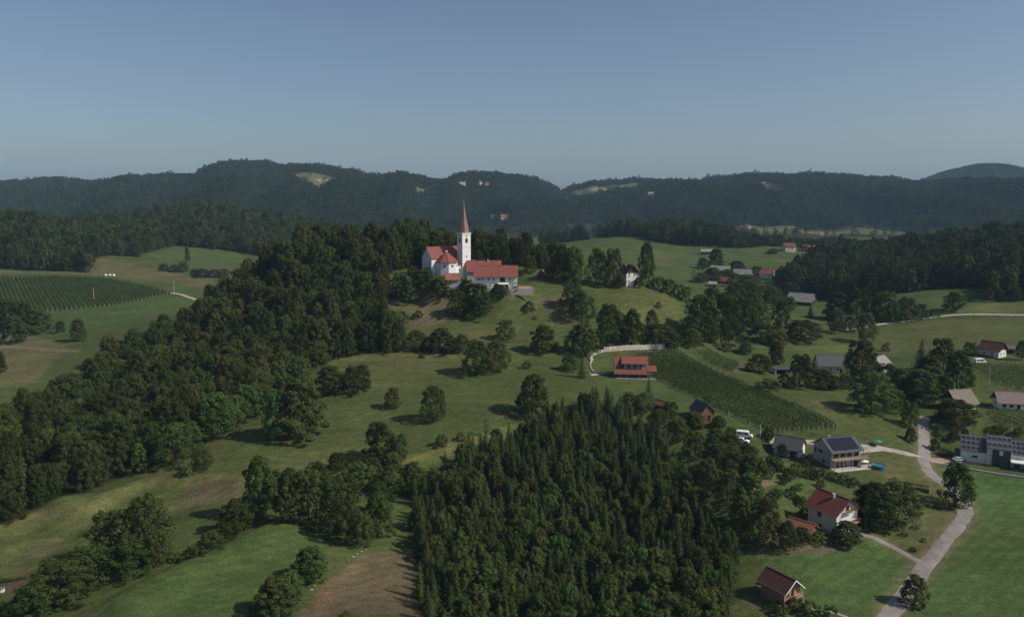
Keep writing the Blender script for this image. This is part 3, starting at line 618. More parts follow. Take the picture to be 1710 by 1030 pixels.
# ------------------------------------------------------------------ trees that stand apart, each with its own words
for row in (
 (725,709,42,62,'b','dense dark round tree standing alone in the middle of the church meadow'),
 (890,698,56,70,'m','big leafy tree at the meadow edge just above the spruce wood'),
 (657,684,28,36,'o','small open fruit tree with thin crown in the church meadow'),
 (507,739,74,102,'o','tall broad olive green tree at the meadow edge beside the hillside wood'),
 (467,737,50,78,'l','lighter green tree leaning on the tall olive tree at the wood edge'),
 (632,774,52,66,'b','dark spreading tree, larger of the pair below the lone meadow trees'),
 (666,773,38,46,'b','lower dark tree, smaller of the pair below the lone meadow trees'),
 (739,748,26,22,'uo','thin greyish bush, wider of two beside the meadow path'),
 (769,739,18,16,'uo','thin greyish bush, smaller of two beside the meadow path'),
 (812,734,12,34,'to','slim upright sapling standing on the bank of the meadow path'),
 (824,728,10,10,'um','little round bush beside the slim sapling on the path bank'),
 (552,659,46,46,'b','dark bushy tree, end of the hedge clump next to the hillside wood'),
 (599,658,56,46,'b','dark bushy tree, outer end of the hedge clump in the meadow'),
 (564,787,34,30,'b','small dark round tree between the meadow and the lower copse'),
 (795,628,50,60,'b','dark dense tree in the clump below the middle of the church slope'),
 (833,624,48,56,'o','olive tinted tree in the clump below the middle of the church slope'),
 (845,570,34,36,'m','round tree on the church slope just above the olive tinted tree'),
 (880,616,20,14,'ul','low pale bush in grass beside the clump below the church slope'),
 (906,592,46,48,'m','round green tree on the meadow rim casting a wide shadow'),
 (973,594,50,54,'m','full green tree on the rim beside the white stone wall end'),
 (950,620,32,28,'m','loose orchard tree below the rim beside the dark spruce'),
 (972,632,22,48,'s','single dark spruce beside the drive of the orange roofed vineyard house'),
 (736,592,46,42,'b','wide dark bush-like tree in the hedge along the meadow top'),
 (681,508,33,44,'l','light green round orchard tree on the bare slope below the churchyard'),
 (705,492,42,32,'b','dark broad tree directly below the church nave'),
 (736,506,33,36,'m','orchard tree below the small tiled shed by the church'),
 (766,531,40,42,'m','leafy tree beside the tallest one on the slope below the rectory'),
 (802,534,42,56,'m','tallest tree of the group on the slope below the rectory'),
 (834,510,28,27,'b','dark bush-like tree just under the rectory terrace'),
 (779,491,24,20,'b','dark tree between the tiled shed and the rectory terrace'),
 (883,524,22,20,'uv','grey-blue willow bush on open grass below the rectory'),
 (894,534,9,6,'um','tiny bush on open grass below the grey-blue willow bush'),
 (958,518,42,42,'b','dark tree, upper one of the pair on the grass below the conifers'),
 (972,538,46,48,'b','dark tree, lower one of the pair on the grass below the conifers'),
 (1100,516,11,12,'um','small round bush alone on the pale grass shoulder of the hill'),
 (1077,475,28,68,'b','tall dark pine standing against the white gabled house on the hill'),
 (1024,481,36,64,'o','tall olive larch beside the white gabled house on the hill'),
 (996,478,36,62,'o','olive larch next to the tall one in the hilltop row'),
 (958,478,38,64,'m','broad green tree in the hilltop row beside the wooden hut'),
 (938,474,28,52,'b','dark tree at the hut end of the hilltop row'),
 (886,458,24,30,'m','small tree between rectory and wooden hut'),
 (918,470,18,26,'m','bushy little tree in front of the wooden hut'),
 (1157,482,8,32,'tb','narrow dark poplar rising from the hedge behind the hill shoulder'),
 (27,574,34,40,'m','round grey-green tree in the tan pasture beyond the hillside wood'),
 (132,570,22,34,'b','upright dark tree in the pasture below the flat vineyard'),
 (102,556,14,18,'b','small dark tree between the pasture hedge and the upright dark tree'),
 (0,624,18,32,'b','dark tree on the tan pasture rim at the hillside wood'),
 (313,437,8,22,'m','lone tree standing in the small far field between two woods'),
 (339,785,34,33,'m','dark round bush-tree at the bank above the terraced field'),
 (313,796,24,18,'ul','low light green bush on the bank above the terraced field'),
 (42,852,26,92,'s','tall slender spruce at the foot of the hillside wood'),
 (22,852,18,60,'s','shorter spruce beside the tall slender one at the wood foot'),
 (73,962,16,18,'um','single dark bush beside the dug vegetable bed'),
 (3,1042,22,56,'s','dark spruce next to the vegetable bed corner'),
 (520,972,50,54,'m','round field-edge tree between green field and brown field'),
 (488,1005,40,46,'l','light green field-edge tree between green field and brown field'),
 (462,1034,66,60,'o','wide bushy field-edge tree at the tip of the brown field'),
 (578,1040,26,18,'um','low bush growing in the brown field'),
 (1593,850,46,66,'m','single tree at the inside of the road bend'),
 (1526,1016,34,46,'m','roadside tree beside the straight lower stretch of road'),
 (1454,694,64,66,'l','wide light green walnut-like tree in the grass below the dark roofed farm'),
 (1438,637,48,64,'n','tall dark tree rising between dark roofed farm and dormered house'),
 (1335,650,42,56,'b','dark round tree in front of the dark roofed farm'),
 (1267,623,42,32,'b','low broad dark tree at the upper vineyard end'),
 (1295,610,26,38,'b','dark upright tree between upper vineyard end and farm'),
 (1537,618,30,48,'s','dark conifer with broad crown on the track below the gravel road field'),
 (1573,636,40,62,'b','tall dark tree, middle of the dark row near the white van terrace'),
 (1597,652,40,58,'b','dark tree at the end of the dark row above the tan roofed cottage'),
 (1520,716,28,38,'l','light young tree beside the top of the road'),
 (1520,740,17,24,'m','small tree in the grass triangle beside the road junction'),
 (1592,722,58,42,'b','broad dark tree hiding the foot of the tan roofed cottage'),
 (1590,740,14,17,'b','small clipped dark tree in the garden above the solar house'),
 (1453,884,58,70,'b','big dark tree beside the gable of the red roofed white house'),
 (1497,888,70,72,'m','biggest broad tree in the garden of the red roofed white house'),
 (1412,916,44,38,'o','olive bush-tree in front of the balcony of the red roofed white house'),
 (1312,922,32,46,'b','dark tree beside the little orange shed'),
 (1339,911,28,28,'b','low dark tree in front of the little orange shed'),
 (1365,911,30,22,'ul','bright green vine bush beside the little orange shed'),
 (1444,573,31,46,'o','lone rusty olive tree on the field below the gravel road'),
 (1590,521,28,29,'m','round tree at the bend of the gravel road with field behind'),
 (1694,504,16,22,'m','little round tree in front of the dark wood edge'),
 (1353,531,18,22,'s','small pointed conifer on the grass in front of the barn'),
 (1302,552,28,48,'b','dark upright tree on grass below the barn'),
 (1338,572,60,36,'n','brownish wide bush-tree below the barn grass'),
 (1196,446,27,30,'b','round dark tree in the far meadow above the hamlet'),
 (1173,450,18,19,'b','smaller dark tree beside the round one in the far meadow'),
 (1706,602,17,28,'m','tree behind the small pale roofed shed above the hillside vines'),
 (1619,594,22,20,'m','rounded bush-tree beside the parked white van terrace'),
 (1480,587,14,14,'um','little dark bush on the field margin below the gravel road'),
 (1283,740,20,22,'b','round dark tree at the lane end beside white vans'),
 (1306,764,18,22,'b','small dark tree in front of the grey roofed garage house'),
 (1083,664,18,36,'s','small spruce below the terrace of the orange roofed vineyard house'),
 (1577,759,18,10,'ul','rounded pale green bush beside the paved forecourt')):
    px_tree(*row)
# ------------------------------------------------------------------ trees of a set, told apart only by their place
SETS = [
 ('lower copse trees', 'leafy tree in the lower copse between green field and spruce wood', '435,872,52,100,m 485,874,46,84,m 516,882,52,92,m 558,890,58,88,m 580,909,50,78,o 603,915,38,56,m 632,898,48,72,m 637,862,42,54,m 603,822,62,46,l 655,828,48,50,b 690,826,40,52,b 395,893,50,54,b 540,840,44,50,m 580,850,50,54,b 460,850,40,60,m 620,800,40,34,m 655,792,34,30,m 530,815,40,40,b'),
 ('field corner clump trees', 'dark bulky tree in the clump at the green field corner', '187,932,62,68,b 243,937,78,92,b 216,967,70,58,b 262,947,42,52,m 152,980,84,58,m 100,1022,80,72,b 55,1042,58,54,b'),
 ('field boundary bushes', 'low bush in the boundary strip along the green field', '354,916,40,30,b 325,929,34,20,ub 295,939,24,15,um 375,905,34,34,b'),
 ('wood foot trees', 'sunlit tree at the foot of the hillside wood', '468,650,40,46,l 500,638,38,42,l 288,780,66,66,m 234,792,27,46,l 359,734,72,72,l 175,798,60,70,b 120,812,46,76,b 158,804,54,60,b 415,700,52,56,l 430,672,50,54,m 320,752,46,44,m 395,712,40,50,l 530,612,40,42,m 450,690,36,40,l'),
 ('meadow top hedge trees', 'small dark tree in the hedge line along the top of the church meadow', '696,589,32,36,b 772,590,28,32,m 652,590,28,42,m 665,588,28,50,b 715,588,24,26,m 758,592,26,28,b'),
 ('churchyard slope bushes', 'low bush on the bare slope below the churchyard', '670,541,40,20,um 698,533,20,14,um 655,500,26,24,ub 664,482,26,24,um 690,470,24,24,um 715,470,22,22,ub 752,500,18,16,um 790,494,20,18,ub 860,492,16,12,ub 845,494,16,12,um'),
 ('trees above the white wall', 'dark tree in the row above the white stone wall', '1017,579,50,68,b 1055,579,36,60,b 1087,556,23,36,b 1102,580,52,36,b 1040,574,30,40,b 1000,584,26,34,m 1124,584,30,26,m'),
 ('hill shoulder hedge shrubs', 'green hedge shrub along the back of the grass hill shoulder', '1100,486,28,24,ul 1116,492,28,26,um 1132,500,30,26,ul 1146,507,26,28,um 1090,482,20,18,ub'),
 ('valley clump trees', 'dark tree in the big clump behind the upper vineyard', '1170,576,62,80,b 1205,578,66,84,b 1236,562,50,62,m 1230,520,46,46,b 1155,582,34,32,m 1213,588,22,16,um 1190,545,50,60,b 1250,540,40,50,m 1268,548,36,40,m 1270,574,40,34,m 1225,480,20,24,b 1255,508,36,34,b 1290,512,34,32,m 1318,520,24,24,m 1246,592,24,22,m 1300,580,34,26,m'),
 ('farm garden bushes', 'bush in the row below the dark roofed farm', '1283,650,46,18,um 1320,650,24,18,um 1374,650,42,32,b 1392,652,32,24,ub 1308,644,24,20,um 1410,650,26,24,b'),
 ('trees above the road', 'leafy tree in the grove above the top of the road', '1535,679,54,54,m 1556,662,42,44,m 1502,652,36,34,m 1490,690,36,38,m 1515,670,36,36,b 1548,640,36,40,b 1480,640,36,30,m 1575,668,30,34,b 1470,660,34,30,m'),
 ('trees along the gravel road', 'roadside tree in the belt behind the pale gravel road', '1400,537,42,44,b 1430,537,40,52,b 1475,539,40,48,m 1513,537,38,36,o 1538,534,23,24,b 1394,558,24,38,b 1455,538,34,40,b 1495,536,28,32,m 1420,555,24,26,m 1560,530,18,14,um'),
 ('hamlet trees', 'small tree between the roofs of the far hamlet', '1190,470,36,22,m 1230,456,30,19,b 1265,462,26,16,b 1215,468,22,18,b 1250,478,40,18,b 1300,468,20,16,m 1330,470,30,18,b 1170,472,22,16,m 1320,420,14,10,m 1345,420,18,9,m 1292,424,18,8,b 1375,420,16,14,b 1278,506,48,30,b 1316,500,40,28,b 1345,486,40,24,b'),
 ('left pasture hedge trees', 'dark tree in the pasture hedge under the flat vineyard', '10,548,36,40,b 40,554,38,42,b 68,557,36,36,m -14,545,34,40,b'),
 ('far field hedge bushes', 'dark bush in the hedge beside the small far field', '275,453,18,12,b 292,455,16,12,b 308,455,18,16,b 340,464,26,14,b 360,464,26,14,b 325,460,14,10,b 376,462,18,12,b'),
 ('garden edge trees of the cottage', 'small garden tree around the solar roofed white house', '1610,735,12,16,m 1668,725,30,10,um 1560,752,16,18,m 1600,760,14,10,um 1700,728,14,12,m'),
 ('bushes by the brick house', 'leafy bush beside the small brick house', '1330,1022,30,22,um 1355,1034,36,26,ul 1385,1040,34,24,um 1305,1030,26,18,um 1290,1022,20,14,ub'),
 ('chalet garden bushes', 'low bush on the slope below the modern grey chalet', '1352,793,22,15,um 1372,798,26,15,um 1392,802,22,13,ul 1344,781,18,15,ub 1426,812,20,13,um 1330,791,24,17,ul 1316,801,26,19,um 1408,808,24,15,um 1290,778,26,18,um 1270,790,26,20,ul'),
 ('trees beside the hill house', 'small rounded tree at the foot of the white gabled hill house', '1036,482,20,24,m 1066,481,16,18,b'),
 ('roadside bushes', 'low dark bush on the grass beside the lower road', '1524,922,12,8,ub 1542,905,10,7,ul 1565,850,12,8,um'),
 ('light trees at the spruce wood side', 'light olive tree on the sunny side of the spruce wood', '1160,770,40,46,o 1195,790,46,50,o 1225,800,44,48,m 1255,800,36,40,m 1180,830,46,60,o 1215,850,46,60,o 1250,885,56,84,l 1275,918,46,78,o 1235,905,40,70,o 1130,740,40,40,o 1195,745,34,28,m 1160,720,34,30,m 1220,760,40,34,m 1245,770,30,28,b 1200,715,24,20,m 1220,730,20,16,m 1185,960,54,60,n 1160,985,56,64,n 1205,975,40,44,b 1100,720,36,34,o 1120,700,30,28,m 1075,690,36,34,l 1050,690,30,34,m'),
]
for grp, lab, s in SETS:
    for tok in s.split():
        a = tok.split(','); px_tree(*map(float, a[:4]), a[4], lab, grp)
# scrub on the bank above the red roofed house
for i in range(58):
    u = rng.rand(); x = 1250 + 175 * u + rng.uniform(-10, 10); y = 772 + 80 * u + rng.uniform(-22, 45)
    if 1345 < x < 1450 and (y > 815 or y < 800): continue
    if 1300 < x < 1345 and y < 775: continue
    px_tree(x, y, rng.uniform(12, 26), rng.uniform(8, 18), random.choice(['um', 'ul', 'um', 'ub', 'uo']), 'scrubby bush on the overgrown bank above the red roofed white house', 'bank scrub')

# ------------------------------------------------------------------ woods
def scatter(poly, sp, seed, jit=.42):
    a = np.array(poly); r = np.random.RandomState(seed); x0, y0 = a.min(0); x1, y1 = a.max(0)
    gx, gy = np.meshgrid(np.arange(x0, x1, sp), np.arange(y0, y1, sp * .87)); gx = gx + (np.arange(gx.shape[0]) % 2)[:, None] * sp / 2
    x = gx.ravel() + r.uniform(-jit, jit, gx.size) * sp; y = gy.ravel() + r.uniform(-jit, jit, gx.size) * sp
    k = in_poly(x, y, poly); return x[k], y[k]
def project(x, y, z):
    c, s = math.cos(PITCH), math.sin(PITCH); dz = z - CZ; f = y * c - dz * s; u = y * s + dz * c
    return PW / 2 + F * x / f, PH / 2 - F * u / f, f
# far and middle woods: one object each, instanced from shared small trees
def proto_collection(name, meshes):
    c = bpy.data.collections.new(name)
    for i, me in enumerate(meshes): c.objects.link(bpy.data.objects.new('%s_%d' % (name, i), me))
    return c
NEARP = proto_collection('near_tree', [joined('near_tree', broad_crown(40 + i, h, rr, cb, 84, 112, .205, tp, cn), broad_trunk(40 + i, h, rr, cb), ['leaf_dark', 'leaf_dark', 'leaf_mid', 'leaf_dark', 'leaf_brown', 'leaf_dark', 'leaf_mid', 'leaf_olive'][i]) for i, (h, rr, cb, cn, tp) in enumerate(BSHAPE)])
MIXP = proto_collection('mixed_tree', [joined('mixed_tree', broad_crown(40 + i, *BSHAPE[i][:3], 84, 112, .205, 1, BSHAPE[i][3]), broad_trunk(40 + i), lm) for i, lm in ((1, 'leaf_olive'), (3, 'leaf_mid'), (5, 'leaf_olive'), (7, 'leaf_light'), (0, 'leaf_mid'))])
MIDP = proto_collection('mid_tree', [joined('mid_tree', broad_crown(200 + i, 12, 4.5, .12, 26, 46, .42, 1, .1 * (i % 3)), broad_trunk(200 + i), ['leaf_dark', 'leaf_mid', 'leaf_far', 'leaf_far', 'leaf_olive', 'leaf_far'][i]) for i in range(6)])
FARP = proto_collection('far_tree', [joined('far_tree', broad_crown(230 + i, 12, 4.6, .1, 12, 17, .85), broad_trunk(230 + i), 'leaf_far') for i in range(4)])
SPRP = proto_collection('spruce_fill', [joined('spruce_fill', spruce_crown(260 + i, 14, 2.9, 20, 16, 4, .33), spruce_trunk(), 'leaf_spruce') for i in range(3)])
def wood_nodes(name, coll):
    g = bpy.data.node_groups.new(name, 'GeometryNodeTree')
    g.interface.new_socket('Geometry', in_out='INPUT', socket_type='NodeSocketGeometry'); g.interface.new_socket('Geometry', in_out='OUTPUT', socket_type='NodeSocketGeometry')
    n = g.nodes; l = g.links; i = n.new('NodeGroupInput'); o = n.new('NodeGroupOutput'); ip = n.new('GeometryNodeInstanceOnPoints'); ci = n.new('GeometryNodeCollectionInfo')
    ci.inputs[0].default_value = coll; ci.inputs['Separate Children'].default_value = True; ci.inputs['Reset Children'].default_value = True
    def at(nm, t):
        a = n.new('GeometryNodeInputNamedAttribute'); a.data_type = t; a.inputs['Name'].default_value = nm; return a.outputs['Attribute']
    l.new(i.outputs[0], ip.inputs['Points']); l.new(ci.outputs[0], ip.inputs['Instance']); ip.inputs['Pick Instance'].default_value = True
    l.new(at('pick', 'INT'), ip.inputs['Instance Index']); l.new(at('turn', 'FLOAT_VECTOR'), ip.inputs['Rotation']); l.new(at('size', 'FLOAT_VECTOR'), ip.inputs['Scale'])
    l.new(ip.outputs[0], o.inputs[0]); return g
def wood(name, x, y, hei, wid, coll, h0, w0, label, cat, seed):
    r = np.random.RandomState(seed); n = len(x); me = bpy.data.meshes.new(name); me.vertices.add(n); z = H(x, y) - .2
    me.vertices.foreach_set('co', np.stack([x, y, z], 1).astype(np.float32).ravel())
    k = len(coll.objects)
    a = me.attributes.new('pick', 'INT', 'POINT'); a.data.foreach_set('value', r.randint(0, k, n).astype(np.int32))
    a = me.attributes.new('turn', 'FLOAT_VECTOR', 'POINT'); a.data.foreach_set('vector', np.stack([np.zeros(n), np.zeros(n), r.uniform(0, 6.28, n)], 1).astype(np.float32).ravel())
    a = me.attributes.new('size', 'FLOAT_VECTOR', 'POINT'); a.data.foreach_set('vector', np.stack([wid / w0, wid / w0, hei / h0], 1).astype(np.float32).ravel())
    o = link(name, me); md = o.modifiers.new('trees', 'NODES'); md.node_group = wood_nodes(name + '_nodes', coll)
    o['kind'] = 'stuff'; tag(o, label, cat); return o
# hillside wood: the trees that show largest are things, the rest is one mass
def show_size(x, y, z, h):
    px, py, f = project(x, y, z + h); return h / f * ((px > -30) & (px < 1740) & (py < 1060))
x, y = scatter(WOODS['hill'], 5.2, 31, .48); r = np.random.RandomState(5)
sp = np.array(TREE_SPOTS); ok = np.array([np.min(np.hypot(sp[:, 0] - a, sp[:, 1] - b) - sp[:, 2] * .5) > 1.0 for a, b in zip(x, y)])
x, y = x[ok], y[ok]; hh = r.uniform(9.5, 17.5, len(x)) + wave_noise(x, y, 40, seed=44) * 1.5; hh = hh * (1 - .22 * smooth(-100, -175, x)); big = r.rand(len(x)) < .3; hh = np.where(big, hh * 1.12, hh * r.uniform(.72, 1.0, len(x))); hh = hh * (1 + .3 * smooth(375, 405, y) * smooth(-175, -120, x) * smooth(-20, -60, x)); ww = np.where(big, r.uniform(9.5, 13, len(x)), hh * r.uniform(.5, .75, len(x)))
ss = show_size(x, y, H(x, y), hh); order = np.argsort(-ss); n_b = 75
for k in order[:n_b]:
    c = r.choice(['b', 'b', 'b', 'b', 'b', 'm', 'm', 'n', 'n', 'o'])
    col_ = {'b': 'dark green', 'm': 'mid green', 'n': 'brownish green', 'o': 'olive green'}[c]; isp = r.rand() < .06
    put_tree('s' if isp else 'b', (x[k], y[k], gz(x[k], y[k]) - .3), ww[k], hh[k], LM['s' if isp else c], 'dark pointed conifer among the broadleaf trees of the hillside wood' if isp else col_ + ' tree inside the dense hillside wood beside the church meadow', 'conifers of the hillside wood' if isp else col_ + ' trees of the hillside wood')
k = order[n_b:]; k = k[ss[k] > 0] if (ss[k] > 0).any() else k
wood('hillside_wood', x[k], y[k], hh[k], ww[k], NEARP, 12, 10.0, 'dense dark wood climbing over the hill behind the church', 'wood', 61)
# spruce wood
x, y = scatter(WOODS['spruce'], 3.35, 32, .5); r = np.random.RandomState(6); ok = np.array([np.min(np.hypot(sp[:, 0] - a, sp[:, 1] - b) - sp[:, 2] * .55) > .3 for a, b in zip(x, y)])
x, y = x[ok], y[ok]; edge = smooth(0, 14, 262 - y) * .5 + .5
hh = (r.uniform(6.5, 11.0, len(x)) + wave_noise(x, y, 22, seed=72) * 1.8) * (.72 + .28 * edge); ww = hh * r.uniform(.3, .46, len(x)) + 1.3
ss = show_size(x, y, H(x, y), hh); order = np.argsort(-ss); n_s = 285; cnt = 0
mix = wave_noise(x, y, 26, seed=71)
qx, qy, _ = project(x, y, H(x, y) + hh * .7)
prob = np.full(len(x), .16) + .35 * np.clip(mix, 0, 1)
for cx_, cy_, ax_, ay_, p_ in ((890, 900, 130, 55, .6), (1160, 800, 90, 85, .7), (1110, 1000, 90, 60, .7), (980, 770, 70, 40, .4), (1040, 860, 60, 50, .4), (740, 790, 60, 30, .5), (800, 990, 60, 50, .35)):
    prob = prob + p_ * np.exp(-((qx - cx_) / ax_) ** 2 - ((qy - cy_) / ay_) ** 2)
for cx_, cy_, ax_, ay_ in ((1050, 715, 110, 40), (1140, 910, 60, 60), (720, 900, 35, 120)): prob = prob * (1 - .8 * np.exp(-((qx - cx_) / ax_) ** 2 - ((qy - cy_) / ay_) ** 2))
lightk = r.rand(len(x)) < np.clip(prob, .03, .9)
for k in order:
    if ss[k] <= 0: continue
    if lightk[k] and cnt < 34:
        cnt += 1; put_tree('b', (x[k], y[k], gz(x[k], y[k]) - .3), r.uniform(4.6, 7.2), hh[k] * .95, LM[r.choice(['o', 'o', 'm', 'l', 'l'])], 'yellowish broadleaf tree mixed in among the dark spruces', 'broadleaf trees in the spruce wood')
rest = order[~lightk[order]]; rest = rest[ss[rest] > 0]
for k in rest[:n_s]:
    qx = project(x[k], y[k], gz(x[k], y[k]))[0]
    lab = ('dark spruce on the wood edge facing the brown field', 'spruces facing the brown field') if qx < 770 else ('spruce at the top of the wood below the orange roofed house', 'spruces at the wood top') if y[k] > 232 else \
          ('spruce on the wood side facing the brick cottage and red roofed white house', 'spruces facing the houses') if qx > 1130 else ('pointed dark spruce deep inside the dense spruce wood', 'spruces inside the wood')
    put_tree('s', (x[k], y[k], gz(x[k], y[k]) - .3), ww[k], hh[k], 'leaf_spruce', *lab)
lk = [k for k in order if lightk[k] and ss[k] > 0][34:]
if len(lk): lk = np.array(lk); wood('broadleaf_wood', x[lk], y[lk], hh[lk] * .95, r.uniform(4.6, 7.2, len(lk)), MIXP, 12, 9.6, 'lighter broadleaf part of the mixed wood on the slope', 'wood', 64)
k = rest[n_s:]
if len(k): wood('spruce_wood', x[k], y[k], hh[k], ww[k], SPRP, 14.3, 6.0, 'upper part of the dense dark spruce wood on the slope', 'wood', 62)
for nm, key, spc, h0, h1, lab in (('valley_wood', 'right', 6.2, 13, 22, 'dark tall wood on the rise behind the gravel road field'), ('valley_wood', 'strip', 6.4, 12, 21, 'long dark strip of wood behind the far meadows and hamlet'),
                                  ('hill_wood', 'left_near', 6.0, 12, 20, 'dark wood block behind the flat vineyard'), ('hill_wood', 'left_far', 6.4, 12, 20, 'rounded wooded hill behind the flat vineyard fields')):
    x, y = scatter(WOODS[key], spc, hash(key) % 1000 if False else len(key) * 7); r = np.random.RandomState(len(key)); hh = r.uniform(h0, h1, len(x)) + wave_noise(x, y, 38, seed=9) * 4; ww = r.uniform(6.5, 12.5, len(x))
    if key == 'strip': hh = hh * (1 - .42 * smooth(1180, 1260, project(x, y, H(x, y))[0]))
    wood(nm, x, y, hh, ww, MIDP, 12.2, 9.4, lab, 'wood', 63 + len(key))
# far ridge
xs = []; ys = []
r = np.random.RandomState(8)
for y0 in np.arange(1430, 2760, 7.6):
    hw = y0 * .70; x_ = np.arange(-hw, hw, 8.6); xs.append(x_ + r.uniform(-3.6, 3.6, len(x_))); ys.append(y0 + r.uniform(-3.4, 3.4, len(x_)))
x = np.concatenate(xs); y = np.concatenate(ys); keep = np.ones(len(x), bool)
for m in FAR_MEADOWS: keep &= ~(in_poly(x, y, m) & (r.rand(len(x)) > .015))
for px, py, hw_ in ((495, 298, 10), (531, 302, 10), (570, 304, 14), (546, 304, 8), (316, 294, 20), (802, 309, 9), (813, 309, 10), (718, 306, 9), (772, 308, 15), (823, 363, 9), (843, 364, 16), (1087, 325, 14), (1104, 325, 8), (1262, 313, 9), (1275, 308, 12), (1350, 392, 12), (1372, 394, 8)):
    q = ground_at(px, py); keep &= ~((np.abs(x - q.x * y / q.y) < hw_ + 2) & (y > q.y - 55) & (y < q.y + 12))      # yards and fields in front of the ridge houses
# drop the flat valley in front of the foot except scattered trees
z = H(x, y); keep &= (z > BASE + 10) | (r.rand(len(x)) < .10)
x, y = x[keep], y[keep]; hh = r.uniform(7, 19, len(x)) + wave_noise(x, y, 75, seed=15) * 4.5 + wave_noise(x, y, 190, seed=16) * 2.5 + (r.rand(len(x)) < .03) * 7; wood('ridge_wood', x, y, np.maximum(hh, 5), r.uniform(7.0, 16, len(x)), FARP, 12.2, 9.6, 'forest covering the long far ridge', 'forest', 66)
hx = at_depth(1650, 273, 3500.0)[0]
gx, gy = np.meshgrid(np.arange(hx - 900, hx + 700, 11), np.arange(3000, 3600, 11)); x = gx.ravel() + r.uniform(-5, 5, gx.size); y = gy.ravel() + r.uniform(-5, 5, gx.size)
k = H(x, y) > 70; x, y = x[k], y[k]
wood('ridge_wood', x, y, r.uniform(12, 18, len(x)), r.uniform(10, 14, len(x)), FARP, 12.2, 9.6, 'forest on the rounded hill rising behind the far ridge', 'forest', 67)

# ------------------------------------------------------------------ vineyards
def vine_rows(poly, d, gap, label, group, hgt=1.8, wid=.55, dens=13, leaf=.17, posts=True):
    """rows along direction d (world xy) clipped to a ground polygon"""
    a = np.array(poly); d = np.array(d, float); d /= np.linalg.norm(d); nrm = np.array([-d[1], d[0]]); u = a @ nrm; lo, hi = u.min(), u.max(); r = np.random.RandomState(len(label))
    for k in np.arange(lo + gap / 2, hi, gap):
        t = np.arange((a @ d).min(), (a @ d).max(), .5); x = d[0] * t + nrm[0] * k; y = d[1] * t + nrm[1] * k; ins = in_poly(x, y, poly)
        if ins.sum() < 8: continue
        i0, i1 = np.nonzero(ins)[0][[0, -1]]; A = np.array([x[i0], y[i0]]); L = (i1 - i0) * .5
        zb = gz(*A); n = int(L * dens); s = r.uniform(0, L, n); thick = .75 + .35 * np.sin(s / 1.1 + r.uniform(0, 6)) * r.uniform(.5, 1)
        s0 = r.uniform(-1, 1, n); hz = .45 + r.beta(1.6, 1.2, n) * (hgt - .45) * (.85 + .15 * np.sin(s * 2.3))
        px = A[0] + d[0] * s + nrm[0] * s0 * wid * .5 * thick; py = A[1] + d[1] * s + nrm[1] * s0 * wid * .5 * thick
        c = np.stack([px - A[0], py - A[1], H(px, py) - zb + hz], 1); nn = np.stack([nrm[0] * np.sign(s0), nrm[1] * np.sign(s0), .5 + hz * .3], 1) + r.randn(n, 3) * .4
        root = empty('vine_row', (A[0], A[1], zb), 0, label, 'vine row', group)
        v, f = leaf_quads(c, nn, np.full(n, leaf), r); link('foliage', mesh_np('vine_foliage', v, f, False, ('leaf_vine',)), root)
        if posts:
            for q in (0, L):
                qx, qy = d * q; m = MB(); hz0 = gz(A[0] + qx, A[1] + qy) - zb; m.tube([(qx, qy, hz0 - .4), (qx, qy, hz0 + 1.9)], [.07, .06], 5); m.build('end_post', 'pole_grey', root)
va = PP('1058,592 1128,584 1165,605 1215,632 1300,675 1400,716 1285,725 1200,688 1130,650 1090,630')
d_main = np.array(px_xy((1400, 717))) - np.array(px_xy((1100, 588)))
vine_rows(va, d_main, 1.9, 'vine row in the sloping vineyard beside the orange roofed house', 'rows of the sloping vineyard', 1.9, 1.05, 22, .22)
vine_rows(PP('1160,588 1185,584 1240,612 1225,624 1190,612'), np.array(px_xy((1235, 618))) - np.array(px_xy((1165, 588))), 2.2, 'vine row in the little terraced plot above the main vineyard', 'rows of the terraced plot', 1.7, .8, 15, .2)
vl = PP('-60,464 0,463 100,461 190,467 288,491 200,509 85,520 -60,524')
p0 = np.array(px_xy((150, 512))); p1 = np.array(px_xy((110, 466)))
vine_rows(vl, p1 - p0, 2.7, 'vine row in the flat vineyard in front of the dark wood block', 'rows of the flat vineyard', 1.9, 1.7, 16, .3)
vr = PP('1618,612 1640,608 1720,612 1760,660 1700,652 1660,640')
vine_rows(vr, np.array(px_xy((1700, 652))) - np.array(px_xy((1622, 612))), 2.1, 'vine row in the hillside plot above the mauve roofed cottage', 'rows of the hillside plot', 1.8, .8, 14, .2)
vd = PP('1640,690 1660,684 1720,694 1760,700 1720,722 1650,706')
vine_rows(vd, np.array(px_xy((1712, 716))) - np.array(px_xy((1645, 694))), 2.0, 'vine row in the garden plot between cottages and solar house', 'rows of the garden plot', 1.7, .8, 14, .2)

# ------------------------------------------------------------------ rough grass tufts on the meadows
def tuft(seed):
    r = np.random.RandomState(seed); n = 14; a = r.uniform(0, 6.28, n); q = r.uniform(0, .28, n)
    c = np.stack([np.cos(a) * q, np.sin(a) * q, r.uniform(.05, .24, n)], 1); return mesh_np('grass_tuft', *leaf_quads(c, np.stack([np.cos(a), np.sin(a), np.full(n, 1.3)], 1) + r.randn(n, 3) * .4, np.full(n, .14), r), False, (['tuft_green', 'tuft_dry', 'tuft_green', 'tuft_dry'][seed],))
M['tuft_green'] = leaf_mat('tuft_green', (.07, .1, .025), (.11, .145, .04), .2, .4); M['tuft_dry'] = leaf_mat('tuft_dry', (.13, .12, .05), (.2, .18, .08), .2, .4)
TUFTP = proto_collection('tuft', [tuft(i) for i in range(4)])
r = np.random.RandomState(77); n = 30000; y = r.uniform(130, 400, n); x = r.uniform(-.68, .68, n) * y; keep = r.rand(n) < np.clip(.35 + .75 * wave_noise(x, y, 24, seed=78), .03, 1)
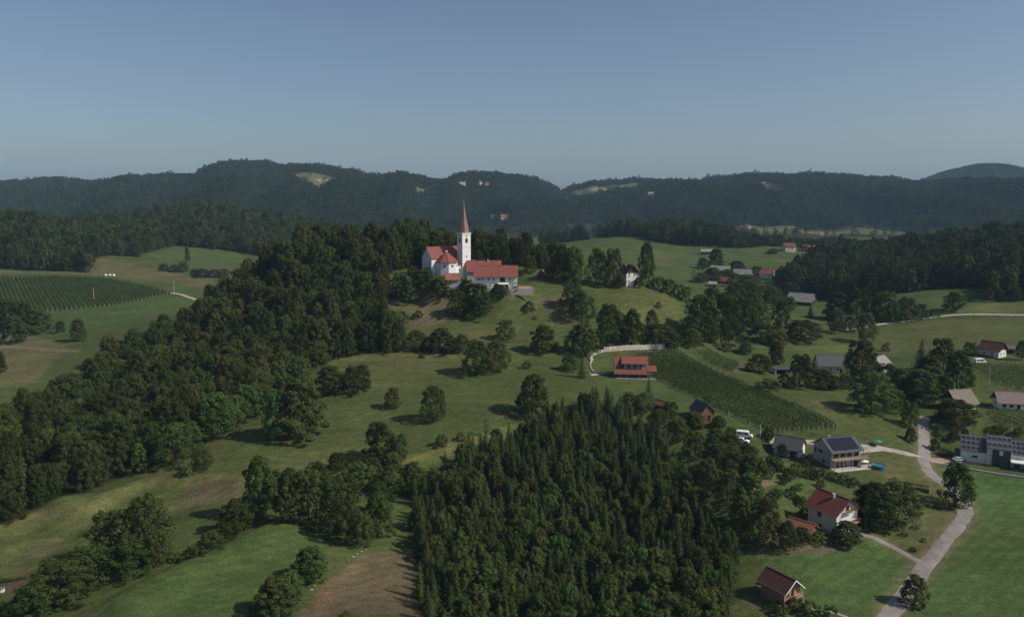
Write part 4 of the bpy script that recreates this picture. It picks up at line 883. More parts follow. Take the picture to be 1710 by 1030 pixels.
for k in WOODS: keep &= ~in_poly(x, y, WOODS[k])
keep &= ~in_poly(x, y, va) & ~in_poly(x, y, vr) & ~in_poly(x, y, vd)
rc_ = np.concatenate(ROADS); ii = np.nonzero(keep)[0]
near = np.array([np.min((rc_[:, 0] - x[i]) ** 2 + (rc_[:, 1] - y[i]) ** 2) for i in ii]); keep[ii[near < 7.5]] = False
x, y = x[keep], y[keep]; sz = r.uniform(.4, .95, len(x))
wood('grass_tufts', x, y + 0, sz, sz, TUFTP, 1.0, 1.0, 'rough grass tufts and weeds scattered over the meadows', 'grass', 79)

# ------------------------------------------------------------------ buildings
_wc = {}
def window(root, side, u, z, w_, h_, L, W, frame='frame_white', name='window', off=0.0):
    """framed opening on a wall: side f/b/l/r, u along the wall, z the sill height"""
    key = (round(w_, 2), round(h_, 2), frame)
    if key not in _wc:
        f = MB(); t = min(.11, w_ * .12)
        f.box(-w_ / 2, -w_ / 2 + t, -.07, .05, 0, h_); f.box(w_ / 2 - t, w_ / 2, -.07, .05, 0, h_); f.box(-w_ / 2 + t, w_ / 2 - t, -.07, .05, 0, t); f.box(-w_ / 2 + t, w_ / 2 - t, -.07, .05, h_ - t, h_)
        if w_ > .8 and name == 'window': f.box(-t * .3, t * .3, -.06, .05, t, h_ - t)
        f.box(-w_ / 2 - .08, w_ / 2 + .08, -.16, -.072, -.06, .02)
        p = MB(); p.box(-w_ / 2 + t, w_ / 2 - t, -.03, .02, t, h_ - t)
        _wc[key] = (f.mesh('window_frame', frame), p.mesh('window_pane', 'glass'))
    fm, pm = _wc[key]
    o = link(name, fm, root); pos, rz = {'f': ((u, -W / 2 - off, z), 0), 'b': ((u, W / 2 + off, z), math.pi), 'l': ((-L / 2 - off, u, z), -math.pi / 2), 'r': ((L / 2 + off, u, z), math.pi / 2)}[side]
    o.location = pos; o.rotation_euler = (0, 0, rz); link('pane', pm, o); return o
def gable_walls(L, W, h, rh, base=-2.5):
    m = MB(); a = L / 2; b = W / 2
    m.prism([(-a, -b, base), (-a, -b, h), (-a, 0, h + rh), (-a, b, h), (-a, b, base)], (L, 0, 0)); return m
def gable_roof(L, W, h, rh, ov, og, th=.2, lift=.03):
    """two thick slopes; ov eave overhang, og gable overhang"""
    m = MB(); a = L / 2 + og; s = rh / (W / 2); y = W / 2 + ov; z0 = h - ov * s + lift; z1 = h + rh + lift
    for sg in (-1, 1):
        m.prism([(-a, sg * y, z0), (-a, 0, z1), (-a, 0, z1 + th), (-a, sg * y, z0 + th)][::sg], (2 * a, 0, 0))
    return m
def hip_roof(L, W, h, rh, ov, hipx, th=.18):
    m = MB(); a = L / 2 + ov; b = W / 2 + ov; r_ = L / 2 - hipx
    v = [(-a, -b, h), (a, -b, h), (a, b, h), (-a, b, h), (-r_, 0, h + rh), (r_, 0, h + rh), (-a, -b, h - th), (a, -b, h - th), (a, b, h - th), (-a, b, h - th)]
    m.solid(v, [(0, 1, 5, 4), (1, 2, 5), (2, 3, 4, 5), (3, 0, 4), (6, 7, 1, 0), (7, 8, 2, 1), (8, 9, 3, 2), (9, 6, 0, 3), (9, 8, 7, 6)]); return m
def house(name, label, px, py, L, W, h, rh, yaw, wallm, roofm, ov=.6, og=.5, wins=(), doors=(), chim=None, cat='house', group=None, frame='frame_white', gable=None, base=-2.5, loc=None, back=True):
    p = loc if loc is not None else ground_at(px, py)
    root = empty(name, p, R(yaw) - math.atan2(p.x, p.y), label, cat, group)     # yaw as seen along the line of sight
    gable_walls(L, W, h, rh, base).build('wall', wallm, root)
    roof = gable_roof(L, W, h, rh, ov, og).build('roof', roofm, root)
    s = rh / (W / 2)
    m = MB(); m.box(-L / 2 - og, L / 2 + og, -.14, .14, h + rh + .17, h + rh + .32); m.build('ridge_cap', roofm, roof)
    if base == -2.5:
        for sg in (-1, 1):
            ye = sg * (W / 2 + ov + .02); ze = h - ov * s + .06; MB().box(-L / 2 - og, L / 2 + og, min(ye, ye + sg * .14), max(ye, ye + sg * .14), ze - .06, ze + .1).build('gutter', 'metal', roof)
    if chim:
        for cx, cy, ch in ([chim] if not isinstance(chim[0], tuple) else chim):
            m = MB(); zr = h + rh - abs(cy) * s; m.box(cx - .3, cx + .3, cy - .3, cy + .3, zr - .5, zr + ch); m.box(cx - .38, cx + .38, cy - .38, cy + .38, zr + ch, zr + ch + .12); m.build('chimney', 'concrete', roof)
    if gable:       # boarded gable triangles
        for sg in (-1, 1):
            m = MB(); x = sg * (L / 2 + .005); m.prism([(x, -W / 2 + .02, h + .02), (x, 0, h + rh - .05), (x, W / 2 - .02, h + .02)][::sg], (sg * .07, 0, 0)); m.build('gable_boarding', gable, root)
    for q in wins: window(root, *q, L, W, frame)
    for side, u, w_, h_ in doors: window(root, side, u, .0, w_, h_, L, W, 'frame_brown', 'door')
    return root
def railing(root, pts, h=1.0, m='wood_pale', posts=.9, name='railing'):
    b = MB()
    for (x0, y0, z0), (x1, y1, z1) in zip(pts, pts[1:]):
        a = Vector((x0, y0, z0)); c = Vector((x1, y1, z1)); n = max(1, int((c - a).length / posts))
        b.tube([a + Vector((0, 0, h)), c + Vector((0, 0, h))], [.05, .05], 4); b.tube([a + Vector((0, 0, h * .5)), c + Vector((0, 0, h * .5))], [.03, .03], 4)
        for i in range(n + 1): q = a.lerp(c, i / n); b.tube([q, q + Vector((0, 0, h))], [.04, .04], 4)
    return b.build(name, m, root)

# --- church -----------------------------------------------------------------
cp = ground_at(752, 457)
church = empty('church', cp, R(36), 'white hilltop church with red roofs and pointed copper red spire', 'church')
NL, NW, NH, NR = 19.0, 9.5, 8.2, 5.2
ncx, ncy = -1.2, 5.0
def off(m, dx, dy, dz=0): m.v = [(a + dx, b + dy, c + dz) for a, b, c in m.v]; return m
off(gable_walls(NL, NW, NH, NR, -3), ncx, ncy).build('nave_wall', 'church_plaster', church)
rf = off(gable_roof(NL, NW, NH, NR, .45, .3), ncx, ncy).build('nave_roof', 'roof_church', church)
off(MB().box(-NL / 2 - .3, NL / 2 + .3, -.15, .15, NH + NR + .18, NH + NR + .34), ncx, ncy).build('ridge_cap', 'roof_church', rf)
off(MB().box(-NL / 2 - .04, NL / 2 + .04, -NW / 2 - .16, -NW / 2 - .005, NH - .75, NH - .4), ncx, ncy).build('cornice', 'church_plaster', church)
for u in (-6.0, -1.5):
    o = window(church, 'f', u + ncx, 3.2, 1.1, 2.6, NL, NW, 'frame_white'); o.location.y = ncy - NW / 2
for u in (-2, 2):
    o = window(church, 'l', u, 4.0, .8, 1.6, NL, NW, 'frame_white'); o.location.x = ncx - NL / 2; o.location.y = ncy + u
# polygonal side chapel with its tent roof
def ngon(n, r, cx, cy, z, a0): return [(cx + r * math.cos(a0 + 6.28318 * i / n), cy + r * math.sin(a0 + 6.28318 * i / n), z) for i in range(n)]
ccx, ccy, cr_ = -3.2, -2.2, 5.4
m = MB(); m.prism(ngon(8, cr_, ccx, ccy, -3, R(22.5)), (0, 0, 9.2)); ch_w = m.build('chapel_wall', 'church_plaster', church)
m = MB(); lo = ngon(8, cr_ + .55, ccx, ccy, 6.0, R(22.5)); lo2 = ngon(8, cr_ + .55, ccx, ccy, 6.22, R(22.5)); ax = (ccx, ccy + .6, 11.6)
m.solid(lo + lo2 + [ax], [tuple(range(8))[::-1]] + [(i, (i + 1) % 8, 8 + (i + 1) % 8, 8 + i) for i in range(8)] + [(8 + i, 8 + (i + 1) % 8, 16) for i in range(8)])
crf = m.build('chapel_roof', 'roof_church', church)
for i in range(8):
    a = Vector(lo2[i]); MB().tube([a + Vector((0, 0, .03)), Vector(ax)], [.1, .1], 5).build('hip_ridge', 'roof_church', crf)
MB().box(ccx - .4, ccx + .4, ccy + .2, ccy + 1.0, 11.3, 11.9).build('roof_finial', 'church_plaster', crf)
for k in (-90, -45, -135):
    a = R(k); rr = cr_ * math.cos(R(22.5)); x, y = ccx + rr * math.cos(a), ccy + rr * math.sin(a)
    key = window(church, 'f', 0, 4.2, 1.3, .7, 1, 1, 'frame_dark'); key.location = (x, y, 4.2); key.rotation_euler = (0, 0, a + math.pi / 2)
    MB().box(-1.9, 1.9, -.12, .0, 5.35, 5.6).build('cornice', 'church_plaster', ch_w).matrix_local = Matrix.Translation((x, y, 0)) @ Matrix.Rotation(a + math.pi / 2, 4, 'Z')
# tower
TWD = 4.9; tx, ty = 6.4, -3.0; TH = 20.5
m = MB(); m.box(tx - TWD / 2, tx + TWD / 2, ty - TWD / 2, ty + TWD / 2, -3, TH); tw = m.build('tower', 'church_plaster', church)
off(MB().box(-TWD / 2 - .12, TWD / 2 + .12, -TWD / 2 - .12, TWD / 2 + .12, 13.6, 13.85), tx, ty).build('string_course', 'church_plaster', tw)
off(MB().box(-TWD / 2 - .25, TWD / 2 + .25, -TWD / 2 - .25, TWD / 2 + .25, TH - .4, TH + .05), tx, ty).build('cornice', 'church_plaster', tw)
# flared octagonal spire
prof = [(3.75, 0), (2.9, 1.4), (2.25, 3.2), (1.6, 6.2), (1.0, 10.0), (.5, 12.9), (.1, 15.8)]
m = MB(); rings = []
for i, (r_, z) in enumerate(prof):
    k = len(m.v); bl = 1 - min(1, i / 2)
    for j in range(8):
        a = R(22.5 + 45 * j); c, s_ = math.cos(a), math.sin(a); q = max(abs(c), abs(s_)); rr = r_ * ((1 - bl) + bl * .78 / q * .93)
        m.v.append((tx + c * rr, ty + s_ * rr, TH + .06 + z))
    rings.append(k)
for a, b in zip(rings, rings[1:]): m.f += [(a + j, a + (j + 1) % 8, b + (j + 1) % 8, b + j) for j in range(8)]
m.f += [tuple(rings[0] + j for j in range(8))[::-1], tuple(rings[-1] + j for j in range(8))]
spire = m.build('spire', 'spire_metal', church)
m = MB(); m.tube([(tx, ty, TH + 15.6), (tx, ty, TH + 17.2)], [.05, .04], 5); m.box(tx - .4, tx + .4, ty - .04, ty + .04, TH + 16.5, TH + 16.6); m.build('cross', 'gold', spire)
MB().solid([(tx + .26 * math.cos(a) * math.cos(b), ty + .26 * math.sin(a) * math.cos(b), TH + 15.9 + .26 * math.sin(b)) for b in (-1.2, -.4, .4, 1.2) for a in np.arange(8) * .7854],
           [(r_ * 8 + j, r_ * 8 + (j + 1) % 8, r_ * 8 + 8 + (j + 1) % 8, r_ * 8 + 8 + j) for r_ in range(3) for j in range(8)]).build('orb', 'gold', spire)
for side, dx, dy, rz in (('f', 0, -TWD / 2, 0), ('l', -TWD / 2, 0, -math.pi / 2), ('r', TWD / 2, 0, math.pi / 2), ('b', 0, TWD / 2, math.pi)):
    o = MB().solid(*(lambda arc: (arc + [(x, -.05, z) for x, _, z in arc], [tuple(range(len(arc), 2 * len(arc))), tuple(range(len(arc)))[::-1]] + [(i, (i + 1) % len(arc), len(arc) + (i + 1) % len(arc), len(arc) + i) for i in range(len(arc))]))(
        [(-.7, -.02, 0), (.7, -.02, 0), (.7, -.02, 1.7)] + [(.7 * math.cos(R(t)), -.02, 1.7 + .7 * math.sin(R(t))) for t in (30, 60, 90, 120, 150)] + [(-.7, -.02, 1.7)])).build('belfry_opening', 'glass', tw)
    o.location = (tx + dx, ty + dy, 15.6); o.rotation_euler = (0, 0, rz)
    for k in range(4):
        MB().box(-.62, .62, -.12, -.055, .25 + k * .42, .33 + k * .42).build('louvre', 'wood_dark', o)
    m = MB(); pts = [(.62 * math.cos(R(t)), .62 * math.sin(R(t))) for t in range(0, 360, 30)]; m.prism([(x, -.02, z) for x, z in pts], (0, -.06, 0)); o = m.build('clock_face', 'grey_plaster', tw); o.location = (tx + dx, ty + dy, 19.0); o.rotation_euler = (0, 0, rz)
o = window(church, 'f', tx, 8.6, .5, .7, 1, 1, 'frame_dark'); o.location = (tx, ty - TWD / 2, 8.6)
o = window(church, 'f', tx, 1.6, .8, 2.8, 1, 1, 'frame_brown'); o.location = (tx, ty - TWD / 2, 1.6)
# lean-to sacristy between chapel and tower
m = MB(); m.prism([(1.4, -4.6, -3), (1.4, 2.0, -3), (1.4, 2.0, 6.6), (1.4, -4.6, 4.6)][::-1], (2.6, 0, 0)); m.build('sacristy_wall', 'church_plaster', church)
m = MB(); m.prism([(1.3, -5.0, 4.56), (1.3, 1.9, 6.68), (1.3, 1.9, 6.86), (1.3, -5.0, 4.74)][::-1], (2.7, 0, 0)); m.build('sacristy_roof', 'roof_church', church)
o = window(church, 'f', 2.7, 1.4, .7, 1.2, 1, 1, 'frame_dark'); o.location = (2.7, -4.6, 1.6)
m = MB(); m.box(tx + TWD / 2 + .01, tx + TWD / 2 + 1.8, ty - TWD / 2 + .4, ty + 1.6, -3, 5.6); m.build('tower_annex', 'church_plaster', church)
m = MB(); m.prism([(tx + TWD / 2 + .01, ty - TWD / 2 + .1, 7.0), (tx + TWD / 2 + .01, ty - TWD / 2 + .1, 7.15), (tx + TWD / 2 + 2.2, ty - TWD / 2 + .1, 5.7), (tx + TWD / 2 + 2.2, ty - TWD / 2 + .1, 5.55)], (0, 4.3, 0)); m.build('annex_roof', 'roof_church', church)

# --- houses -----------------------------------------------------------------
house('shed', 'small tiled shed just below the church chapel', 756, 474, 6.4, 5.5, 2.6, 2.3, 4, 'grey_plaster', 'roof_orange', cat='shed', wins=(('f', 1.6, .8, .9, .9),), doors=(('f', -1.5, 1.0, 2.0),))
rp = ground_at(828, 480)
rect = house('rectory', 'long white rectory with plain red roof beside the church', 0, 0, 20.5, 9.0, 6.2, 4.4, 1.5, 'white_plaster', 'roof_red', ov=.7, og=.5, loc=rp,
      wins=[('f', u, 3.8, 1.0, 1.3) for u in (-8.4, -6.6, -3.4, -1.0)] + [('f', 6.6, 3.8, 1.0, 1.3)] + [('f', u, .9, 1.0, 1.2) for u in (-4.6, -3.0, 8.0)] + [('r', u, 3.8, 1.0, 1.3) for u in (-2, 2)], doors=(('f', -.2, 1.1, 2.1), ('f', 1.6, 1.2, 2.2), ('f', 5.2, 1.4, 2.2)), chim=(5, 1.5, 1.2))
MB().box(1.8, 4.4, -4.62, -4.53, 3.2, 5.5).build('balcony_door', 'glass', rect)
MB().box(-10.3, 10.3, -4.72, -4.52, 2.85, 3.05).build('string_course', 'grey_plaster', rect)
m = MB(); m.prism([(.8, -4.55, 2.7), (.8, -4.55, 2.8), (.8, -6.6, 2.3), (.8, -6.6, 2.2)][::-1], (5.2, 0, 0)); m.build('awning', 'cloth_pale', rect)
tp = ground_at(838, 490); t = tag(MB().box(-15, 15, -.3, .3, -2.2, .9).build('terrace_wall', 'concrete', None, (rp.x + 3, rp.y - 9.2, rp.z - .3)), 'grey terrace retaining wall in front of the rectory', 'wall')
house('parish_house', 'red roofed house tucked between rectory and churchyard trees', 0, 0, 17, 9, 7.2, 4.6, 4, 'grey_plaster', 'roof_red', loc=Vector((rp.x - 6.5, rp.y + 15, gz(rp.x - 6.5, rp.y + 15))), chim=((2.2, -.6, 1.4), (-5, .5, 1.0)), wins=[('f', u, 3.2, 1.0, 1.2) for u in (-6, -3, 0, 3, 6)])
hp = ground_at(909, 466)
hut = house('wooden_hut', 'small dark wooden hut with gabled roof among hilltop trees', 0, 0, 5, 5, 2.6, 2.4, 60, 'wood_dark', 'roof_mauve', cat='hut', loc=hp, doors=(('l', 0, 1.0, 2.0),), wins=(('f', 0, 1, .8, .8),))
# paddock fence on the hilltop: each post and rail its own piece
f0 = ground_at(884, 473); f1 = ground_at(992, 478); fn = empty('paddock_fence', f0, 0, 'wooden post and rail fence along the hilltop beside the hut', 'fence')
for i in range(15):
    u = i / 14; x = f0.x + (f1.x - f0.x) * u; y = f0.y + (f1.y - f0.y) * u; z = gz(x, y); MB().box(-.07, .07, -.07, .07, -.4, 1.2).build('post', 'wood_grey', fn, (x - f0.x, y - f0.y, z - f0.z))
    if i < 14:
        x2 = f0.x + (f1.x - f0.x) * (u + 1 / 14); y2 = f0.y + (f1.y - f0.y) * (u + 1 / 14); z2 = gz(x2, y2)
        for h in (.5, 1.0): MB().tube([(x - f0.x, y - f0.y - .09, z - f0.z + h), (x2 - f0.x, y2 - f0.y - .09, z2 - f0.z + h)], [.05, .05], 4).build('rail', 'wood_grey', fn)
gp = ground_at(1049, 474)
house('hill_house', 'tall white gabled house between the pines on the hill shoulder', 0, 0, 9, 7, 6.0, 3.8, -62, 'white_plaster', 'roof_maroon', ov=.8, og=.9, loc=gp, gable='wood_dark', wins=[('r', -1.8, 3.9, .9, 2.2), ('r', 1.0, 3.9, .9, 2.2), ('r', 1.0, .8, 1, 1.6), ('r', -1.8, .8, 1.0, 1.6), ('f', -2, 4, .9, 1.2), ('f', 2, 4, .9, 1.2)], chim=(-1.5, -.8, 1.2))
# vineyard house with large shed dormer
vp = ground_at(1053, 626)
vh = house('vineyard_house', 'orange roofed house with wide dormer beside the sloping vineyard', 0, 0, 12.5, 9.5, 2.9, 4.8, 3, 'grey_plaster', 'roof_vineyard', ov=1.3, og=.6, loc=vp, wins=[('f', u, .7, 1.4, 1.6) for u in (-4.2, -1.6, 3.4)] + [('l', 0, 3.6, 1.0, 1.2), ('l', -2.4, .8, 1, 1.2)], doors=(('f', .9, 1.4, 2.2),))
MB().box(-6.2, 6.2, -4.83, -4.76, -1, 2.7).build('eave_shade_panel', 'wood_dark', vh)  # dark sheet over the front wall: shade under the eave put in as colour
a0, a1 = -3.9, 5.9
m = MB(); m.prism([(a0, .1, 7.65), (a0, .1, 7.88), (a0, -5.0, 5.6), (a0, -5.0, 5.37)][::-1], (a1 - a0, 0, 0)); dr = m.build('dormer_roof', 'roof_vineyard', vh)
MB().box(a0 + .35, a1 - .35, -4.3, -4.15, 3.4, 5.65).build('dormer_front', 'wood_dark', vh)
for u in (-2.2, .2, 2.6, 4.6):
    o = window(vh, 'f', u, 3.85, 1.1, 1.2, 12.5, 8.62); 
m = MB(); m.prism([(6.4, -5.6, 2.7), (6.4, -5.6, 2.9), (6.4, -.4, 4.1), (6.4, -.4, 3.9)], (3.6, 0, 0)); m.build('porch_roof', 'roof_vineyard', vh)
for x_, y_ in ((9.7, -5.2), (9.7, -.8), (6.7, -5.2)): MB().box(x_ - .1, x_ + .1, y_ - .1, y_ + .1, -1.5, 2.8).build('porch_post', 'wood_brown', vh)
MB().box(-6.2, 9.4, -7.8, -7.4, -2.4, .4).build('terrace_wall', 'concrete', vh)
MB().box(-6.2, 9.4, -7.38, -4.78, -2.4, .02).build('terrace', 'paving', vh)
# white dry stone wall behind the vineyard, single blocks of uneven height
wpts = spline(PP('986,602 990,594 1002,588 1020,586 1045,584 1075,583 1098,582 1108,581'), .55)
wr_ = empty('stone_wall', Vector((*wpts[0], gz(*wpts[0]))), 0, 'bright rough stone block wall along the top of the vineyard', 'wall'); org = wr_.location.copy()
blocks = [MB() for _ in range(5)]
for i, b in enumerate(blocks):
    r = np.random.RandomState(i); v = np.array([(x, y, z) for z in (-.6, .62) for x, y in ((-.55, -.4), (.55, -.4), (.55, .4), (-.55, .4))], float) + r.uniform(-.1, .1, (8, 3)); b.solid([tuple(q) for q in v], [(3, 2, 1, 0), (4, 5, 6, 7), (0, 1, 5, 4), (1, 2, 6, 5), (2, 3, 7, 6), (3, 0, 4, 7)])
bm_ = [b.mesh('stone_block', 'stone_wall') for b in blocks]
for i in range(0, len(wpts) - 1, 2):
    x, y = wpts[i]; d = wpts[i + 1] - wpts[i]; rows = 1 if i < 26 else 2
    for k in range(rows):
        o = link('stone_block', random.choice(bm_), wr_); o.location = (x - org.x, y - org.y, gz(x, y) + .3 + k * 1.02 - org.z); o.rotation_euler = (random.uniform(-.06, .06), random.uniform(-.06, .06), math.atan2(d[1], d[0]) + random.uniform(-.1, .1)); o.scale = (random.uniform(1.0, 1.2), 1, random.uniform(.85, 1.05))
# curved garden wall beside the vineyard house
cw = spline(PP('990,600 986,608 987,616 992,622'), .8); m = MB(); o0 = Vector((*cw[0], gz(*cw[0])))
for a, b in zip(cw, cw[1:]):
    d = (b - a) / (np.linalg.norm(b - a) + 1e-9); n_ = np.array([-d[1], d[0]]) * .18; za, zb = gz(*a) - o0.z, gz(*b) - o0.z; A = a - np.array(o0[:2]); B = b - np.array(o0[:2])
    m.solid([(*(A + n_), za - .4), (*(A - n_), za - .4), (*(B - n_), zb - .4), (*(B + n_), zb - .4), (*(A + n_), za + .5), (*(A - n_), za + .5), (*(B - n_), zb + .5), (*(B + n_), zb + .5)], [(3, 2, 1, 0), (4, 5, 6, 7), (0, 1, 5, 4), (1, 2, 6, 5), (2, 3, 7, 6), (3, 0, 4, 7)])
tag(m.build('garden_wall', 'concrete', None, o0), 'low curved concrete wall around the lawn of the orange roofed house', 'wall')
# sheds at the top of the spruce wood
house('shed', 'long narrow orange roofed shed half hidden above the spruce wood', 1106, 684, 6.5, 3.2, 2.0, 1.2, -48, 'wood_brown', 'roof_orange', cat='shed', ov=.3)
gh = house('garden_house', 'brick garden house with dark slate roof below the vineyard', 1172, 698, 7.0, 5.0, 3.0, 2.6, -58, 'wood_brown', 'roof_slate', cat='hut', ov=.4, wins=(('l', 0, 1, .9, 1),), doors=(('r', .6, 1, 2),))
# garage house and modern chalet
house('garage_house', 'low white house with plain dark grey roof at the lane end', 1318, 757, 8.0, 7.0, 2.8, 2.6, -12, 'white_plaster', 'roof_slate', ov=.6, wins=(('f', -1.5, .9, 1.2, 1.1), ('r', 0, .9, 1.2, 1.1)), doors=(('f', 2, 2.2, 2.1),))
kp = ground_at(1396, 771)
k_ = house('chalet', 'modern grey chalet with dark solar roof and wooden balcony', 0, 0, 11.4, 9.6, 6.0, 2.8, 38, 'grey_plaster', 'roof_slate', ov=1.2, og=.7, loc=kp, frame='frame_dark', wins=[('l', 1.0, 3.9, 2.6, .8), ('l', 3.6, 3.2, 1.0, 1.8), ('l', -1, .8, 1.2, 1.0)] + [('f', u, 3.35, 1.8, 2.2) for u in (-3.8, -1.2, 1.4, 4.2)] + [('f', u, .2, 1.9, 2.1) for u in (-3.6, -.8)], chim=(-2, 1.8, 1.1))
sl = 2.8 / 4.8; ang = math.atan(sl)
for i in range(6):
    for j in range(2):
        o = MB().box(-.83, .83, -1.35, 1.35, 0, .05).build('solar_panel', 'solar', k_); yy = -1.75 - j * 2.75 * math.cos(ang); o.location = (-4.3 + i * 1.69, yy, 6.0 + 2.8 + yy * sl + .30); o.rotation_euler = (ang, 0, 0)
MB().box(-6.0, 7.6, -7.2, -5.02, 2.95, 3.13).build('balcony', 'wood_pale', k_)
railing(k_, [(-5.95, -7.1, 3.13), (7.5, -7.1, 3.13), (7.5, -5.1, 3.13)], 1.0, 'wood_pale', .45)
for x_ in (-5.8, -2.4, 1.0, 4.4, 7.4): MB().box(x_ - .1, x_ + .1, -7.1, -6.9, -1, 2.93 if x_ != 7.4 else 5.6).build('balcony_post', 'wood_pale', k_)
for x_ in (4.8, 5.9, 7.4): MB().tube([(x_, -7.0, 3.2), (x_ + .2, -5.2, 6.0)], [.09, .09], 5).build('timber_strut', 'wood_pale', k_)
MB().box(-6.5, 9.5, -9.2, -5.02, -2, .04).build('terrace', 'concrete', k_)
MB().box(2.2, 4.8, -4.99, -5.06, .1, 2.2).build('garage_opening', 'frame_dark', k_)
k_.scale = (.9, .9, .9)
# red roofed house with balconies
fp = ground_at(1389, 879)
fh = house('family_house', 'white two storey house with dark red roof and flowered balconies', 0, 0, 9.2, 9.0, 6.3, 3.2, -37, 'cream_plaster', 'roof_maroon', ov=1.0, og=.9, loc=fp, frame='frame_brown', wins=[('f', -.8, 3.7, 1.2, 1.3), ('f', -.2, 1.2, .9, .5), ('r', -2.7, 3.9, 1.1, 1.3), ('r', 2.7, 3.9, 1.1, 1.3), ('r', 0, 6.5, 1.3, 1.4), ('r', -2.4, .9, 1.4, 1.4), ('b', 0, 3.7, 1.2, 1.3)], chim=(.8, -1.0, 1.3), gable=None)
MB().box(-4.63, -4.61, -4.52, 4.52, -2.5, 2.2) .build('plinth', 'grey_plaster', fh); MB().box(-4.6, 4.6, -4.54, -4.51, -2.5, 1.0).build('plinth', 'grey_plaster', fh)
MB().box(4.62, 4.66, -4.4, 4.4, 2.6, 5.9).build('gable_facing', 'white_plaster', fh)
MB().box(4.67, 5.9, -4.4, 4.4, 2.7, 2.88).build('balcony', 'concrete', fh); railing(fh, [(4.7, -4.35, 2.88), (5.85, -4.35, 2.88), (5.85, 4.35, 2.88), (4.7, 4.35, 2.88)], .95, 'wood_brown', .4)
MB().box(4.67, 5.7, -1.6, 1.6, 6.0, 6.14).build('balcony', 'concrete', fh); railing(fh, [(4.7, -1.6, 6.14), (5.65, -1.6, 6.14), (5.65, 1.6, 6.14), (4.7, 1.6, 6.14)], .9, 'wood_brown', .4)
r = np.random.RandomState(4)
for (n_, y0, y1, z) in ((160, -4.4, 4.4, 3.7), (70, -1.6, 1.6, 6.9)):
    c = np.stack([r.uniform(5.8, 6.1, n_) - (.2 if z > 5 else 0), r.uniform(y0, y1, n_), z + r.uniform(-.25, .25, n_)], 1); v, f = leaf_quads(c, r.randn(n_, 3) + np.array([1, 0, .5]), np.full(n_, .13), r); link('balcony_flowers', mesh_np('balcony_flowers', v, f, False, ('flower_red',)), fh)
MB().box(4.67, 4.72, .8, 2.0, .05, 2.1).build('door', 'frame_brown', fh)
fh.scale = (.93, .93, .93)
house('shed', 'little orange tiled shed beside the white two storey house', 1338, 893, 6.0, 4.2, 2.2, 1.5, -22, 'wood_brown', 'roof_orange', cat='shed', ov=.5, doors=(('f', 0, 1.1, 1.9),))
# brick cottage at the picture's foot
bp_ = ground_at(1302, 1000)
bh = house('brick_cottage', 'unplastered brick cottage with dark brown roof at the spruce wood foot', 0, 0, 7.2, 5.8, 4.6, 2.3, -38, 'brick', 'roof_brown', ov=.7, og=1.0, loc=bp_, frame='frame_dark', wins=[('r', -1.6, 2.9, .9, 1.2), ('r', .2, 2.6, .9, 1.9), ('r', -1.2, .3, .9, 1.4), ('f', -1.5, 3.3, .7, .5), ('f', 1.8, .5, .8, .8)])
for sg in (-1, 1):
    m = MB(); x0 = 7.2 / 2 + 1.02; s = 2.3 / 2.9; y = sg * 3.6; m.prism([(x0, y, 4.6 - .7 * s - .05), (x0, 0, 6.9 - .05), (x0, 0, 7.16), (x0, y, 4.6 - .7 * s + .22)][::sg], (.09, 0, 0)); m.build('barge_board', 'frame_white', bh)
MB().box(3.61, 5.0, -.6, 2.8, 2.35, 2.5).build('balcony', 'wood_pale', bh); railing(bh, [(3.7, 2.75, 2.5), (4.95, 2.75, 2.5), (4.95, -.55, 2.5)], .9, 'wood_pale', .6)
MB().box(4.8, 5.0, 2.6, 2.8, -1.5, 2.34).build('balcony_post', 'wood_pale', bh)
MB().prism([(-6.4, -2.4, 2.1), (-6.4, -2.4, 2.22), (-3.62, -2.4, 2.7), (-3.62, -2.4, 2.58)][::-1], (0, 3.6, 0)).build('lean_to_roof', 'wood_grey', bh)
for y_ in (-2.2, 1.0): MB().box(-6.3, -6.15, y_, y_ + .15, -1.5, 2.1).build('lean_to_post', 'wood_grey', bh)
bh.scale = (.86, .86, .86)
# solar house on the right
sp_ = ground_at(1653, 770)
sh = empty('solar_house', sp_, R(5) - math.atan2(sp_.x, sp_.y), 'modern white house of three blocks with rows of solar panels', 'house')
def block(x0, x1, y0, y1, h, rise, wallm, nm):
    m = MB(); m.prism([(x0, y0, -3), (x0, y1, -3), (x0, y1, h + rise), (x0, y0, h)][::-1], (x1 - x0, 0, 0)); m.build(nm, wallm, sh)
def mono_roof(x0, x1, y0, y1, h, rise, cols, rows_, n0):
    s = rise / (y1 - y0); m = MB(); a, b = y0 - .6, y1 + .3
    m.prism([(x0 - .2, a, h - .6 * s + .02), (x0 - .2, b, h + rise + .3 * s + .02), (x0 - .2, b, h + rise + .3 * s + .24), (x0 - .2, a, h - .6 * s + .24)][::-1], (x1 - x0 + .4, 0, 0)); rf = m.build('roof', 'roof_slate', sh)
    ang = math.atan(s); L = (b - a) / math.cos(ang)
    me_ = None
    for i in range(cols):
        for j in range(rows_):
            if me_ is None: me_ = MB().box(-.68, .68, -.82, .82, 0, .06).mesh('solar_panel', 'metal'), MB().box(-.6, .6, -.74, .74, .062, .075).mesh('cell_sheet', 'solar')
            o = link('solar_panel', me_[0], rf); u = (j + .6) / rows_ * L * .92; o.location = (x0 + n0 + i * 1.62, a + u * math.cos(ang), h - .6 * s + .34 + u * math.sin(ang)); o.rotation_euler = (ang, 0, 0); link('cell_sheet', me_[1], o)
block(-10, -1.6, -4.2, 3.4, 4.6, 3.4, 'white_plaster', 'wall'); mono_roof(-10, -1.6, -4.2, 3.4, 4.6, 3.4, 4, 3, .9)
